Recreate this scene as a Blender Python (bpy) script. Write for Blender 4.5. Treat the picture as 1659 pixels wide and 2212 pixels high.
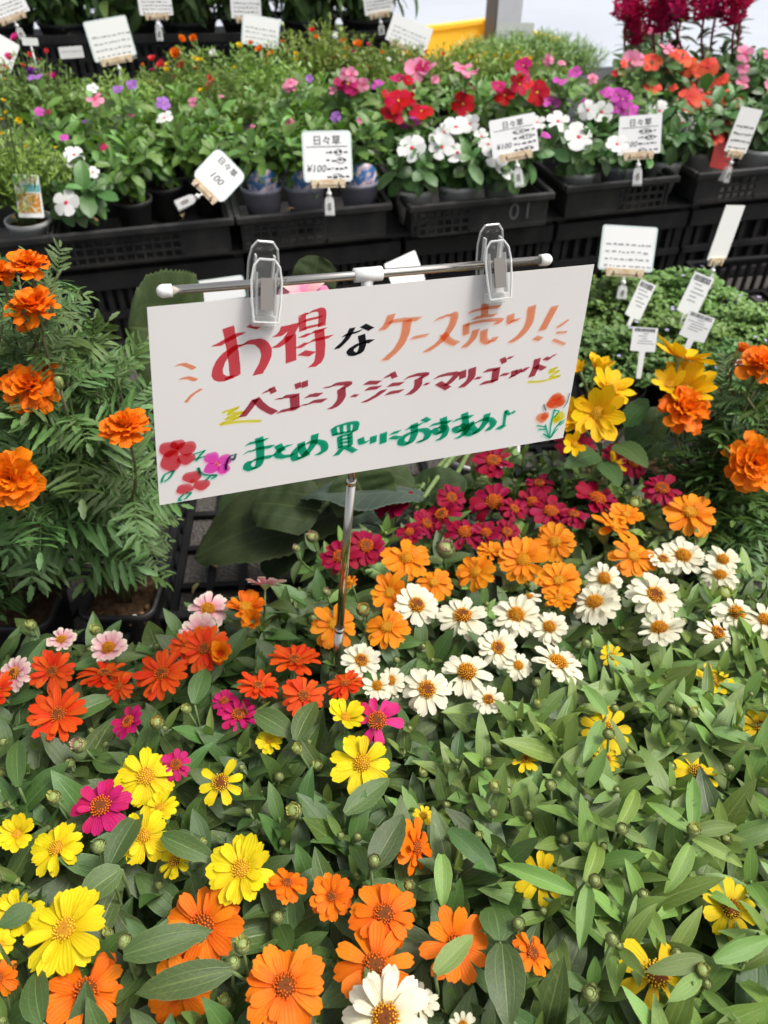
import bpy, math, random
from mathutils import Vector, Matrix, Quaternion
random.seed(11)
PI = math.pi
R = math.radians
for o in list(bpy.data.objects):
    bpy.data.objects.remove(o)
SC = bpy.context.scene
COL = SC.collection

# ------------------------------------------------------------------ camera
CAM_H = 1.01
PITCH = R(42)
cam_d = bpy.data.cameras.new("camera")
cam_d.sensor_width = 36
cam_d.lens = 27.05
cam_d.clip_start = 0.02
cam_d.clip_end = 300
cam_d.dof.use_dof = True
cam_d.dof.focus_distance = 0.70
cam_d.dof.aperture_fstop = 7.5
cam = bpy.data.objects.new("camera", cam_d)
COL.objects.link(cam)
cam.location = (0, 0, CAM_H)
cam.rotation_euler = (PI / 2 - PITCH, 0, 0)
SC.camera = cam

# ------------------------------------------------------------------ world, sun, exposure
W = bpy.data.worlds.new("World")
SC.world = W
W.use_nodes = True
wn, wl = W.node_tree.nodes, W.node_tree.links
bg = wn["Background"]
sky = wn.new("ShaderNodeTexSky")
sky.sky_type = 'NISHITA'
sky.sun_disc = False
SUN_EL, SUN_AZ = R(60), R(92)         # azimuth clockwise from +Y
sky.sun_elevation = SUN_EL
sky.sun_rotation = SUN_AZ
sky.dust_density = 6.0
sky.air_density = 1.0
sky.ozone_density = 1.0
hs = wn.new("ShaderNodeHueSaturation")
hs.inputs['Saturation'].default_value = 0.32      # veiled, overcast sky
wl.new(sky.outputs[0], hs.inputs['Color'])
wl.new(hs.outputs[0], bg.inputs['Color'])
bg.inputs['Strength'].default_value = 0.132
sl = bpy.data.lights.new("sun", 'SUN')
sl.energy = 1.7
sl.angle = R(15)
sl.color = (1.0, 0.96, 0.90)
sun = bpy.data.objects.new("sun", sl)
COL.objects.link(sun)
sd = Vector((math.sin(SUN_AZ) * math.cos(SUN_EL), math.cos(SUN_AZ) * math.cos(SUN_EL), math.sin(SUN_EL)))
sun.rotation_euler = (-sd).to_track_quat('-Z', 'Y').to_euler()
sun.location = (1, 1, 4)
vs = SC.view_settings
vs.view_transform = 'Standard'
vs.look = 'None'
vs.gamma = 1
vs.exposure = 0.53
vs.use_curve_mapping = False
SC.cycles.max_bounces = 10
SC.cycles.transparent_max_bounces = 24
SC.cycles.use_denoising = True

# ------------------------------------------------------------------ layout helpers: where a sight line meets a real plane of the place
_k = 3072 / 1659 / 3078.0
CP, SP = math.cos(PITCH), math.sin(PITCH)
EYE = Vector((0, 0, CAM_H))
def ray(x, y):
    u, v = (x - 829.5) * _k, (y - 1106) * _k
    return Vector((u, CP - v * SP, -SP - v * CP))
def P(x, y, z):                      # on a horizontal plane
    d = ray(x, y)
    return EYE + d * ((z - CAM_H) / d.z)
def PY(x, y, Y):                     # on an upright plane facing along Y
    d = ray(x, y)
    return EYE + d * (Y / d.y)
def PC(x, y, dz=0.0):                # on the sloping canopy of the zinnias
    d = ray(x, y)
    return EYE + d * ((0.61 - dz) / -(d.z + 0.18 * d.y))
def canopy_z(Y):
    return 0.40 - 0.18 * Y
def project(p):
    q = Vector(p) - EYE
    dep = q.y * CP - q.z * SP
    up = q.y * SP + q.z * CP
    return (q.x / dep / _k + 829.5, -up / dep / _k + 1106, dep)
# the display bench runs along DD, its depth along DN
D0 = Vector((-0.726, 1.70, 0))
DD = Vector((0.9686, 0.2487, 0))
DN = Vector((-0.2487, 0.9686, 0))
def B(s, t, z):
    return D0 + DD * s + DN * t + Vector((0, 0, z))
def PB(x, y, t):                     # on the upright plane t metres behind the bench front
    d = ray(x, y)
    q = (D0 + DN * t - EYE).dot(DN) / d.dot(DN)
    return EYE + d * q
def S_of(x, y, z):
    return (P(x, y, z) - D0).dot(DD)

# ------------------------------------------------------------------ object helpers
WM = {}
def link(o, parent, m):
    COL.objects.link(o)
    if parent is not None:
        o.parent = parent
        o.matrix_basis = WM[parent.name].inverted() @ m
    else:
        o.matrix_basis = m
    WM[o.name] = m
    return o
def put(name, mesh, parent=None, m=None, label=None):
    o = bpy.data.objects.new(name, mesh)
    link(o, parent, m if m is not None else (WM[parent.name].copy() if parent else Matrix()))
    if label:
        o['label'] = label
    return o
def thing(name, label, cat, loc=(0, 0, 0), group=None, m=None):
    o = bpy.data.objects.new(name, None)
    o.empty_display_size = 0.02
    link(o, None, m if m is not None else Matrix.Translation(Vector(loc)))
    return tag(o, label, cat, group)
def tag(o, label, cat, group=None):
    o['label'] = label
    o['category'] = cat
    if group:
        o['group'] = group
    return o

class MB:
    def __init__(s):
        s.v, s.f, s.mi, s.uv = [], [], [], []
    def add(s, verts, faces, mi=0, uvs=None):
        b = len(s.v)
        s.v += [tuple(p) for p in verts]
        for f in faces:
            s.f.append([b + i for i in f])
            s.mi.append(mi)
        s.uv += list(uvs) if uvs else [(0.0, 0.0)] * len(verts)
    def box(s, c, h, mi=0, m=None):
        v = [Vector((c[0] + sx * h[0], c[1] + sy * h[1], c[2] + sz * h[2])) for sz in (-1, 1) for sy in (-1, 1) for sx in (-1, 1)]
        if m is not None:
            v = [m @ p for p in v]
        s.add(v, [(0, 2, 3, 1), (4, 5, 7, 6), (0, 1, 5, 4), (2, 6, 7, 3), (0, 4, 6, 2), (1, 3, 7, 5)], mi)
    def tube(s, pts, rad, n=6, mi=0, caps=True):
        pts = [Vector(p) for p in pts]
        if not hasattr(rad, '__len__'):
            rad = [rad] * len(pts)
        vs_, uv = [], []
        ref = None
        for i, p in enumerate(pts):
            t = (pts[min(i + 1, len(pts) - 1)] - pts[max(i - 1, 0)])
            t = t.normalized() if t.length > 1e-9 else Vector((0, 0, 1))
            if ref is None:
                ref = t.orthogonal().normalized()
            ref = (ref - t * ref.dot(t))
            ref = ref.normalized() if ref.length > 1e-6 else t.orthogonal().normalized()
            bn = t.cross(ref)
            for k in range(n):
                a = 2 * PI * k / n
                vs_.append(p + (ref * math.cos(a) + bn * math.sin(a)) * rad[i])
                uv.append((k / n, i / max(1, len(pts) - 1)))
        fs = []
        for i in range(len(pts) - 1):
            for k in range(n):
                fs.append((i * n + k, i * n + (k + 1) % n, (i + 1) * n + (k + 1) % n, (i + 1) * n + k))
        if caps:
            fs.append(tuple(range(n))[::-1])
            fs.append(tuple(range((len(pts) - 1) * n, len(pts) * n)))
        s.add(vs_, fs, mi, uv)
    def lathe(s, prof, n=20, mi=0, cap0=False, cap1=False, m=None):
        vs_, uv = [], []
        for i, (r, z) in enumerate(prof):
            for k in range(n):
                a = 2 * PI * k / n
                p = Vector((r * math.cos(a), r * math.sin(a), z))
                vs_.append(m @ p if m is not None else p)
                uv.append((k / n, i / (len(prof) - 1)))
        fs = []
        for i in range(len(prof) - 1):
            for k in range(n):
                fs.append((i * n + k, i * n + (k + 1) % n, (i + 1) * n + (k + 1) % n, (i + 1) * n + k))
        if cap0:
            fs.append(tuple(range(n))[::-1])
        if cap1:
            fs.append(tuple(range((len(prof) - 1) * n, len(prof) * n)))
        s.add(vs_, fs, mi, uv)
    def prism(s, poly, z0, z1, mi=0, m=None):
        n = len(poly)
        v = [Vector((x, y, z0)) for x, y in poly] + [Vector((x, y, z1)) for x, y in poly]
        if m is not None:
            v = [m @ p for p in v]
        s.add(v, [tuple(range(n))[::-1], tuple(range(n, 2 * n))] + [(i, (i + 1) % n, n + (i + 1) % n, n + i) for i in range(n)], mi)
    def grid(s, pts, nu, uvs=None, mi=0):
        nv = len(pts) // nu
        fs = [(j * nu + i, j * nu + i + 1, (j + 1) * nu + i + 1, (j + 1) * nu + i) for j in range(nv - 1) for i in range(nu - 1)]
        s.add(pts, fs, mi, uvs)
    def mesh(s, name, mats, smooth=True):
        me = bpy.data.meshes.new(name)
        me.from_pydata(s.v, [], s.f)
        for mt in (mats if isinstance(mats, (list, tuple)) else [mats]):
            me.materials.append(mt)
        me.polygons.foreach_set('material_index', s.mi)
        uvl = me.uv_layers.new(name="UVMap")
        flat = []
        for f in s.f:
            for i in f:
                flat += s.uv[i]
        uvl.data.foreach_set('uv', flat)
        if smooth:
            me.polygons.foreach_set('use_smooth', [True] * len(me.polygons))
        me.update()
        return me

def frame(pos, y, z, scale=1.0, x_scale=1.0):
    """matrix whose Y axis runs along y and whose Z axis is as near z as it can be"""
    y = Vector(y).normalized()
    z = Vector(z)
    x = y.cross(z)
    x = x.normalized() if x.length > 1e-6 else y.orthogonal().normalized()
    z = x.cross(y)
    m = Matrix.Identity(4)
    for i, (a, sc) in enumerate(((x, scale * x_scale), (y, scale), (z, scale))):
        for j in range(3):
            m[j][i] = a[j] * sc
    m.translation = Vector(pos)
    return m
def zframe(pos, z, spin=0.0, scale=1.0):
    z = Vector(z).normalized()
    q = Vector((0, 0, 1)).rotation_difference(z)
    return Matrix.Translation(Vector(pos)) @ q.to_matrix().to_4x4() @ Matrix.Rotation(spin, 4, 'Z') @ Matrix.Scale(scale, 4)
def rnd(a, b):
    return random.uniform(a, b)
def rdir(tilt, az=None):
    az = rnd(0, 2 * PI) if az is None else az
    return Vector((math.sin(tilt) * math.cos(az), math.sin(tilt) * math.sin(az), math.cos(tilt)))
def inside(poly, x, y):
    c = False
    n = len(poly)
    for i in range(n):
        x0, y0 = poly[i]
        x1, y1 = poly[i - 1]
        if (y0 > y) != (y1 > y) and x < (x1 - x0) * (y - y0) / (y1 - y0) + x0:
            c = not c
    return c

# ------------------------------------------------------------------ materials
class NT:
    def __init__(s, name):
        s.m = bpy.data.materials.new(name)
        s.m.use_nodes = True
        s.n, s.l = s.m.node_tree.nodes, s.m.node_tree.links
        s.p = s.n["Principled BSDF"]
        s.out = s.n["Material Output"]
    def node(s, t, **kw):
        n = s.n.new(t)
        for k, v in kw.items():
            setattr(n, k, v)
        return n
    def math(s, op, a, b=None, c=None):
        n = s.node("ShaderNodeMath", operation=op)
        for i, q in enumerate((a, b, c)):
            if q is None:
                continue
            if isinstance(q, (int, float)):
                n.inputs[i].default_value = q
            else:
                s.l.new(q, n.inputs[i])
        return n.outputs[0]
    def mix(s, fac, a, b, mode='MIX'):
        n = s.node("ShaderNodeMix", data_type='RGBA', blend_type=mode)
        for key, q in ((0, fac), (6, a), (7, b)):
            if isinstance(q, (int, float)):
                n.inputs[key].default_value = q
            elif isinstance(q, (tuple, list)):
                n.inputs[key].default_value = (*q[:3], 1)
            else:
                s.l.new(q, n.inputs[key])
        return n.outputs[2]
    def noise(s, scale, detail=3, vec=None, rough=.5):
        n = s.node("ShaderNodeTexNoise")
        n.inputs['Scale'].default_value = scale
        n.inputs['Detail'].default_value = detail
        n.inputs['Roughness'].default_value = rough
        if vec is not None:
            s.l.new(vec, n.inputs['Vector'])
        return n.outputs['Fac']
    def ramp(s, fac, stops):
        n = s.node("ShaderNodeValToRGB")
        e = n.color_ramp.elements
        while len(e) < len(stops):
            e.new(0.5)
        for el, (pos, c) in zip(e, stops):
            el.position = pos
            el.color = (*c[:3], 1) if len(c) >= 3 else (c[0],) * 3 + (1,)
        s.l.new(fac, n.inputs[0])
        return n.outputs[0]
    def bump(s, h, strength=.3, dist=.001):
        n = s.node("ShaderNodeBump")
        n.inputs['Strength'].default_value = strength
        n.inputs['Distance'].default_value = dist
        s.l.new(h, n.inputs['Height'])
        s.l.new(n.outputs[0], s.p.inputs['Normal'])
        return n.outputs[0]
    def color(s, c):
        if isinstance(c, (tuple, list)):
            s.p.inputs['Base Color'].default_value = (*c[:3], 1)
        else:
            s.l.new(c, s.p.inputs['Base Color'])
    def translucent(s, c, fac):
        t = s.node("ShaderNodeBsdfTranslucent")
        if isinstance(c, (tuple, list)):
            t.inputs[0].default_value = (*c[:3], 1)
        else:
            s.l.new(c, t.inputs[0])
        mx = s.node("ShaderNodeMixShader")
        mx.inputs[0].default_value = fac
        s.l.new(s.p.outputs[0], mx.inputs[1])
        s.l.new(t.outputs[0], mx.inputs[2])
        s.l.new(mx.outputs[0], s.out.inputs['Surface'])
    def set(s, **kw):
        for k, v in kw.items():
            s.p.inputs[k.replace('_', ' ')].default_value = v

def plain(name, c, rough=.5, spec=.5, metal=0.0, noise=None, bump=0.0, nscale=60, trans=0.0):
    t = NT(name)
    t.set(Roughness=rough, Metallic=metal)
    t.p.inputs['Specular IOR Level'].default_value = spec
    tc = t.node("ShaderNodeTexCoord").outputs['Object']
    col = c
    if noise:
        f = t.noise(nscale, 5, tc, .6)
        col = t.mix(t.ramp(f, [(.35, (0,) * 3), (.68, (1,) * 3)]), c, noise)
    t.color(col)
    if bump:
        t.bump(t.noise(nscale * 2.5, 4, tc), bump, .002)
    if trans:
        t.translucent(col, trans)
    return t.m

def leaf_mat(name, base, light, vein, spec=.6, rough=.37, veins=True, bump=.45, trans=.15, rib_scale=1.0, hue=.028, spots=False):
    t = NT(name)
    uv = t.node("ShaderNodeUVMap").outputs[0]
    sp = t.node("ShaderNodeSeparateXYZ")
    t.l.new(uv, sp.inputs[0])
    u, v = sp.outputs[0], sp.outputs[1]
    oi = t.node("ShaderNodeObjectInfo").outputs['Random']
    tc = t.node("ShaderNodeTexCoord").outputs['Object']
    col = t.mix(oi, base, light)
    n = t.noise(45, 4, tc)
    col = t.mix(t.math('MULTIPLY', n, .55), col, tuple(c * .62 for c in base))
    h = t.noise(160, 3, tc)
    au = t.math('ABSOLUTE', u)
    if veins:
        mid = t.math('SUBTRACT', 1.0, t.math('MINIMUM', t.math('MULTIPLY', au, 13.0 / rib_scale), 1.0))
        side = t.math('SUBTRACT', 1.0, t.math('MINIMUM', t.math('MULTIPLY', t.math('ABSOLUTE', t.math('SUBTRACT', au, .45)), 16.0), 1.0))
        # feathered side veins that leave the midrib at an angle
        sv = t.math('SUBTRACT', t.math('MULTIPLY', v, 9.0), t.math('MULTIPLY', au, 2.2))
        fr = t.math('ABSOLUTE', t.math('SUBTRACT', t.math('FRACT', sv), .5))
        fe = t.math('MULTIPLY', t.math('GREATER_THAN', fr, .455), .35)
        vv = t.math('MAXIMUM', mid, t.math('MULTIPLY', side, .45))
        vv = t.math('MAXIMUM', vv, fe)
        vv = t.math('MULTIPLY', vv, t.math('SUBTRACT', 1.0, t.math('MULTIPLY', v, .6)))
        col = t.mix(t.math('MULTIPLY', vv, .75), col, vein)
        h = t.math('SUBTRACT', t.math('MULTIPLY', h, .5), vv)
    edge = t.math('GREATER_THAN', au, .965)
    col = t.mix(t.math('MULTIPLY', edge, .35), col, vein)
    if spots:
        sp_ = t.noise(330, 2, tc)
        col = t.mix(t.math('MULTIPLY', t.math('GREATER_THAN', sp_, .735), .5), col, (.28, .26, .14))
        pn = t.ramp(t.noise(26, 4, tc), [(.58, (0,) * 3), (.74, (1,) * 3)])
        col = t.mix(t.math('MULTIPLY', t.math('MULTIPLY', pn, v), .6), col, (.26, .27, .06))
    hsn = t.node("ShaderNodeHueSaturation")
    t.l.new(col, hsn.inputs['Color'])
    t.l.new(t.math('ADD', t.math('MULTIPLY', oi, hue * 2), .5 - hue), hsn.inputs['Hue'])
    wn_ = t.node("ShaderNodeTexWhiteNoise", noise_dimensions='1D')
    t.l.new(oi, wn_.inputs['W'])
    t.l.new(t.math('ADD', t.math('MULTIPLY', wn_.outputs['Value'], .62), .68), hsn.inputs['Value'])
    col = hsn.outputs[0]
    t.color(col)
    t.set(Roughness=rough)
    t.p.inputs['Specular IOR Level'].default_value = spec
    t.bump(h, bump, .0012)
    t.translucent(t.mix(.5, col, (light[0] * 1.3, light[1] * 1.5, light[2] * .6)), trans)
    return t.m

def petal_mat(name, tip, base, trans=.26, streak=.24, rough=.55, edge=None, hue=.008, val=.16):
    t = NT(name)
    uv = t.node("ShaderNodeUVMap").outputs[0]
    sp = t.node("ShaderNodeSeparateXYZ")
    t.l.new(uv, sp.inputs[0])
    u, v = sp.outputs[0], sp.outputs[1]
    oi = t.node("ShaderNodeObjectInfo").outputs['Random']
    mp = t.node("ShaderNodeMapping")
    mp.inputs['Scale'].default_value = (7, 1.2, 1)
    t.l.new(uv, mp.inputs[0])
    st = t.noise(2.2, 3, mp.outputs[0])
    f = t.ramp(v, [(.0, (0,) * 3), (.55, (1,) * 3)])
    col = t.mix(f, base, tip)
    if edge:
        col = t.mix(t.ramp(v, [(.62, (0,) * 3), (.95, (1,) * 3)]), col, edge)
    col = t.mix(t.math('MULTIPLY', st, streak), col, base)
    hsn = t.node("ShaderNodeHueSaturation")
    t.l.new(col, hsn.inputs['Color'])
    t.l.new(t.math('ADD', t.math('MULTIPLY', oi, hue * 2), .5 - hue), hsn.inputs['Hue'])
    wn_ = t.node("ShaderNodeTexWhiteNoise", noise_dimensions='1D')
    t.l.new(oi, wn_.inputs['W'])
    t.l.new(t.math('ADD', t.math('MULTIPLY', wn_.outputs['Value'], val), 1.0 - val * .8), hsn.inputs['Value'])
    t.color(hsn.outputs[0])
    t.set(Roughness=rough)
    t.p.inputs['Specular IOR Level'].default_value = .2
    rib = t.math('SINE', t.math('MULTIPLY', u, 14.0))
    t.bump(t.math('ADD', rib, st), .25, .0006)
    t.translucent(hsn.outputs[0], trans)
    return t.m

M = {}
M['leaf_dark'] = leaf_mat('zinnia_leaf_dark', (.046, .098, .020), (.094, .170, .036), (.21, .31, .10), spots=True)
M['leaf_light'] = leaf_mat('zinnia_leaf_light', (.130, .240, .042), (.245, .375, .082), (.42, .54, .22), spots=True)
M['leaf_young'] = leaf_mat('zinnia_leaf_young', (.17, .27, .06), (.24, .36, .09), (.34, .46, .18), trans=.3)
M['stem'] = plain('zinnia_stem', (.17, .25, .09), .55, .3, noise=(.12, .17, .06), nscale=90)
M['stem_dark'] = plain('marigold_stem', (.10, .15, .05), .55, .3, noise=(.14, .09, .06), nscale=50)
M['bud_green'] = plain('bud_green', (.30, .37, .13), .55, .3, noise=(.20, .25, .08), nscale=260)
M['bud_edge'] = plain('bud_scale_edge', (.13, .13, .05), .7, .2)
M['bud_yellow'] = petal_mat('bud_petal_yellow', (.62, .60, .14), (.36, .40, .10))
M['bud_pink'] = petal_mat('bud_petal_pink', (.62, .30, .30), (.35, .05, .09), edge=(.66, .60, .42))
M['bud_amber'] = petal_mat('bud_petal_amber', (.80, .42, .05), (.50, .36, .08))
M['z_crimson'] = petal_mat('petal_crimson', (.32, .001, .036), (.16, .001, .020))
M['z_magenta'] = petal_mat('petal_magenta', (.55, .012, .13), (.34, .004, .075))
M['z_hotpink'] = petal_mat('petal_hot_pink', (.76, .035, .19), (.56, .012, .13))
M['z_amber'] = petal_mat('petal_amber', (.86, .285, .008), (.72, .16, .003))
M['z_orange'] = petal_mat('petal_orange', (.88, .205, .006), (.70, .11, .002))
M['z_red'] = petal_mat('petal_red_orange', (.78, .078, .006), (.60, .036, .004))
M['z_white'] = petal_mat('petal_ivory', (.83, .79, .62), (.72, .69, .42), streak=.3)
M['z_yellow'] = petal_mat('petal_yellow', (.82, .66, .012), (.70, .48, .004))
M['z_gold'] = petal_mat('petal_golden_yellow', (.84, .60, .012), (.72, .44, .004))
M['z_pale'] = petal_mat('petal_pale_pink', (.80, .50, .50), (.76, .22, .34), edge=(.84, .78, .62))
M['dahlia'] = petal_mat('petal_dahlia', (.87, .55, .006), (.84, .38, .004))
M['marigold'] = petal_mat('petal_marigold', (.92, .225, .004), (.84, .125, .002), val=.2)
M['marigold2'] = petal_mat('petal_marigold_amber', (.91, .24, .004), (.82, .13, .002), val=.2)
M['p_white'] = petal_mat('periwinkle_white', (.86, .86, .84), (.82, .82, .76))
M['p_red'] = petal_mat('periwinkle_red', (.62, .006, .030), (.42, .002, .02))
M['p_cerise'] = petal_mat('periwinkle_cerise', (.60, .018, .15), (.40, .006, .10))
M['p_violet'] = petal_mat('periwinkle_violet', (.68, .10, .52), (.50, .04, .36))
M['p_pink'] = petal_mat('periwinkle_pink', (.82, .30, .44), (.70, .14, .28))
M['p_coral'] = petal_mat('periwinkle_coral', (.86, .12, .055), (.72, .06, .03))
M['p_mauve'] = petal_mat('periwinkle_mauve', (.40, .17, .56), (.30, .10, .46))
M['p_lilac'] = petal_mat('lobelia_lilac', (.58, .54, .78), (.50, .44, .70))
M['p_purple'] = petal_mat('petunia_purple', (.22, .03, .38), (.14, .015, .25))
M['p_yellow'] = petal_mat('portulaca_yellow', (.85, .62, .02), (.80, .46, .01))
M['p_orange'] = petal_mat('portulaca_orange', (.88, .25, .02), (.80, .15, .01))
M['p_scarlet'] = petal_mat('portulaca_scarlet', (.80, .06, .07), (.62, .03, .03))
M['p_magenta'] = petal_mat('portulaca_magenta', (.78, .05, .30), (.60, .02, .18))
M['floret_gold'] = plain('floret_gold', (.86, .42, .015), .6, .2, noise=(.78, .27, .010), nscale=400)
M['floret_yellow'] = plain('floret_yellow', (.86, .58, .03), .6, .2, noise=(.76, .42, .015), nscale=400)
M['floret_orange'] = plain('floret_orange', (.86, .20, .012), .6, .2, noise=(.70, .10, .01), nscale=400)
M['disc_dark'] = plain('disc_dark', (.10, .028, .012), .8, .1, noise=(.20, .06, .01), nscale=500)
M['disc_brown'] = plain('disc_brown', (.50, .24, .016), .8, .1, noise=(.34, .13, .012), nscale=500)
M['eye_red'] = plain('flower_eye_red', (.60, .02, .07), .6, .2)
M['eye_yellow'] = plain('flower_eye_yellow', (.78, .55, .05), .6, .2)
M['mg_leaf'] = leaf_mat('marigold_leaf', (.068, .148, .032), (.135, .240, .062), (.26, .37, .14), veins=True, trans=.2, rib_scale=1.6)
M['pw_leaf'] = leaf_mat('periwinkle_leaf', (.105, .235, .038), (.22, .38, .075), (.22, .36, .12), spec=.6, rough=.32, trans=.25)
M['pw_leaf_dark'] = leaf_mat('periwinkle_leaf_dark', (.055, .145, .030), (.125, .25, .060), (.16, .27, .12), spec=.6, rough=.32)
M['fine_leaf'] = leaf_mat('fine_leaf', (.17, .28, .04), (.30, .42, .08), (.22, .34, .09), veins=False, trans=.25)
M['cover_leaf'] = leaf_mat('ground_cover_leaf', (.115, .235, .052), (.22, .38, .11), (.2, .3, .12), spec=.35, rough=.45, veins=False)
M['back_leaf'] = leaf_mat('back_bush_leaf', (.085, .165, .040), (.17, .28, .075), (.2, .3, .12), spec=.5, veins=True)
M['cosmos_leaf'] = leaf_mat('feathery_leaf', (.15, .28, .06), (.22, .36, .09), (.2, .3, .12), veins=False)
M['big_leaf'] = leaf_mat('begonia_leaf', (.036, .062, .020), (.054, .088, .028), (.10, .15, .045), spec=.25, rough=.6, bump=1.0, trans=.12, rib_scale=.8)
M['grey_leaf'] = leaf_mat('felted_grey_leaf', (.070, .100, .078), (.100, .135, .105), (.2, .26, .2), spec=.15, rough=.75, bump=.6, trans=.1)
M['dahlia_leaf'] = leaf_mat('dahlia_leaf', (.040, .095, .022), (.070, .145, .036), (.13, .21, .06), spec=.3, rough=.55)
M['celosia'] = petal_mat('celosia_plume', (.72, .018, .14), (.55, .010, .09), val=.4)
M['celosia_leaf'] = leaf_mat('celosia_leaf', (.055, .075, .025), (.10, .15, .045), (.25, .05, .05))
M['celosia_stem'] = plain('celosia_stem', (.30, .03, .06), .5, .3)
M['black_plastic'] = plain('black_plastic', (.014, .014, .016), .46, .4, noise=(.046, .044, .041), nscale=11, bump=.08)
M['black_dusty'] = plain('dusty_black_plastic', (.015, .015, .017), .6, .3, noise=(.032, .030, .028), nscale=14, bump=.08)
M['black_floor'] = plain('black_tray_plastic', (.008, .008, .009), .65, .15, noise=(.015, .015, .015), nscale=20)
M['soil'] = plain('potting_soil', (.045, .026, .015), .95, .1, noise=(.11, .065, .035), nscale=120, bump=.9)
M['perlite'] = plain('perlite', (.70, .69, .66), .9, .1)
M['pebble'] = plain('soil_pebble', (.22, .13, .06), .9, .1, noise=(.12, .07, .04), nscale=60)
M['steel'] = plain('brushed_steel', (.62, .58, .52), .16, .5, 1.0)
M['magnet'] = plain('clip_magnet', (.22, .20, .185), .5, .4, .3)
M['white_plastic'] = plain('white_plastic', (.80, .79, .77), .35, .5)
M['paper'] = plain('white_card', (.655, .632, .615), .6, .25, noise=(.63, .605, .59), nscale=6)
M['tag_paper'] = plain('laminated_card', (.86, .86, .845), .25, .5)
M['tag_edge'] = plain('laminate_edge', (.66, .74, .72), .2, .5)
M['cream'] = plain('cream_plastic', (.72, .62, .45), .4, .4, noise=(.55, .38, .22), nscale=70)
M['rust'] = plain('rusty_pin', (.16, .06, .03), .8, .2)
M['print'] = plain('card_print', (.04, .04, .05), .7, .1)
M['print_grey'] = plain('card_print_grey', (.32, .33, .34), .7, .1)
M['grey_pot'] = plain('mauve_grey_pot', (.36, .35, .42), .5, .35, noise=(.31, .30, .36), nscale=25)
M['white_pot'] = plain('off_white_pot', (.62, .62, .60), .45, .4, noise=(.52, .52, .50), nscale=18)
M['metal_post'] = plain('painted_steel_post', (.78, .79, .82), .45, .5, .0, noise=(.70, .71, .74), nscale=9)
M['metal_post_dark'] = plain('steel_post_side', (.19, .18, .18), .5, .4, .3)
M['yellow_plastic'] = plain('yellow_plastic', (.86, .58, .06), .4, .4)
M['number_grey'] = plain('raised_number', (.14, .14, .145), .6, .3)
M['red_board'] = plain('red_board', (.36, .025, .02), .5, .3, noise=(.28, .02, .015), nscale=20)
def glass(name, tint=(.99, .99, .985), rough=.06):
    t = NT(name)
    gl = t.node("ShaderNodeBsdfGlossy")
    gl.inputs['Roughness'].default_value = .03
    tr = t.node("ShaderNodeBsdfTransparent")
    tr.inputs[0].default_value = (*tint, 1)
    df = t.node("ShaderNodeBsdfDiffuse")
    df.inputs[0].default_value = (.75, .75, .70, 1)
    lw = t.node("ShaderNodeLayerWeight")
    lw.inputs[0].default_value = .24
    m1 = t.node("ShaderNodeMixShader")
    m1.inputs[0].default_value = .03
    t.l.new(tr.outputs[0], m1.inputs[1])
    t.l.new(df.outputs[0], m1.inputs[2])
    m2 = t.node("ShaderNodeMixShader")
    t.l.new(lw.outputs['Fresnel'], m2.inputs[0])
    t.l.new(m1.outputs[0], m2.inputs[1])
    t.l.new(gl.outputs[0], m2.inputs[2])
    t.l.new(m2.outputs[0], t.out.inputs['Surface'])
    return t.m
M['clear'] = glass('clear_plastic')
def clear_edge(name='clear_plastic_edge', f=.55):
    t = NT(name)
    tr = t.node("ShaderNodeBsdfTransparent")
    t.set(Roughness=.08)
    t.color((.86, .87, .85))
    mx = t.node("ShaderNodeMixShader")
    mx.inputs[0].default_value = f
    t.l.new(tr.outputs[0], mx.inputs[1])
    t.l.new(t.p.outputs[0], mx.inputs[2])
    t.l.new(mx.outputs[0], t.out.inputs['Surface'])
    return t.m
M['clear_edge'] = clear_edge()
M['clear_small'] = clear_edge('clear_clip_plastic', .24)
M['dry_leaf'] = leaf_mat('dry_leaf', (.30, .20, .09), (.42, .30, .15), (.5, .4, .25), spec=.1, rough=.8)
def ink(name, c):
    """felt marker: a film of dye that lets the card show through, darker where two strokes cross"""
    t = NT(name)
    tr = t.node("ShaderNodeBsdfTransparent")
    tc = t.node("ShaderNodeTexCoord").outputs['Object']
    n = t.noise(240, 3, tc)
    q = tuple(math.sqrt(x) for x in c)
    col = t.mix(t.math('MULTIPLY', n, .5), q, tuple(x * .80 for x in q))
    t.l.new(col, tr.inputs[0])
    t.l.new(tr.outputs[0], t.out.inputs['Surface'])
    return t.m
INK = {'red': ink('ink_red', (.78, .095, .12)), 'orange': ink('ink_orange', (1.0, .36, .20)), 'maroon': ink('ink_maroon', (.47, .075, .105)),
       'green': ink('ink_green', (.012, .40, .22)), 'black': ink('ink_black', (.018, .018, .022)), 'yellow': ink('ink_yellow', (.90, .83, .07)),
       'dark': ink('ink_dark_green', (.05, .13, .12)), 'pink': ink('ink_pink', (1.0, .10, .62))}
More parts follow.
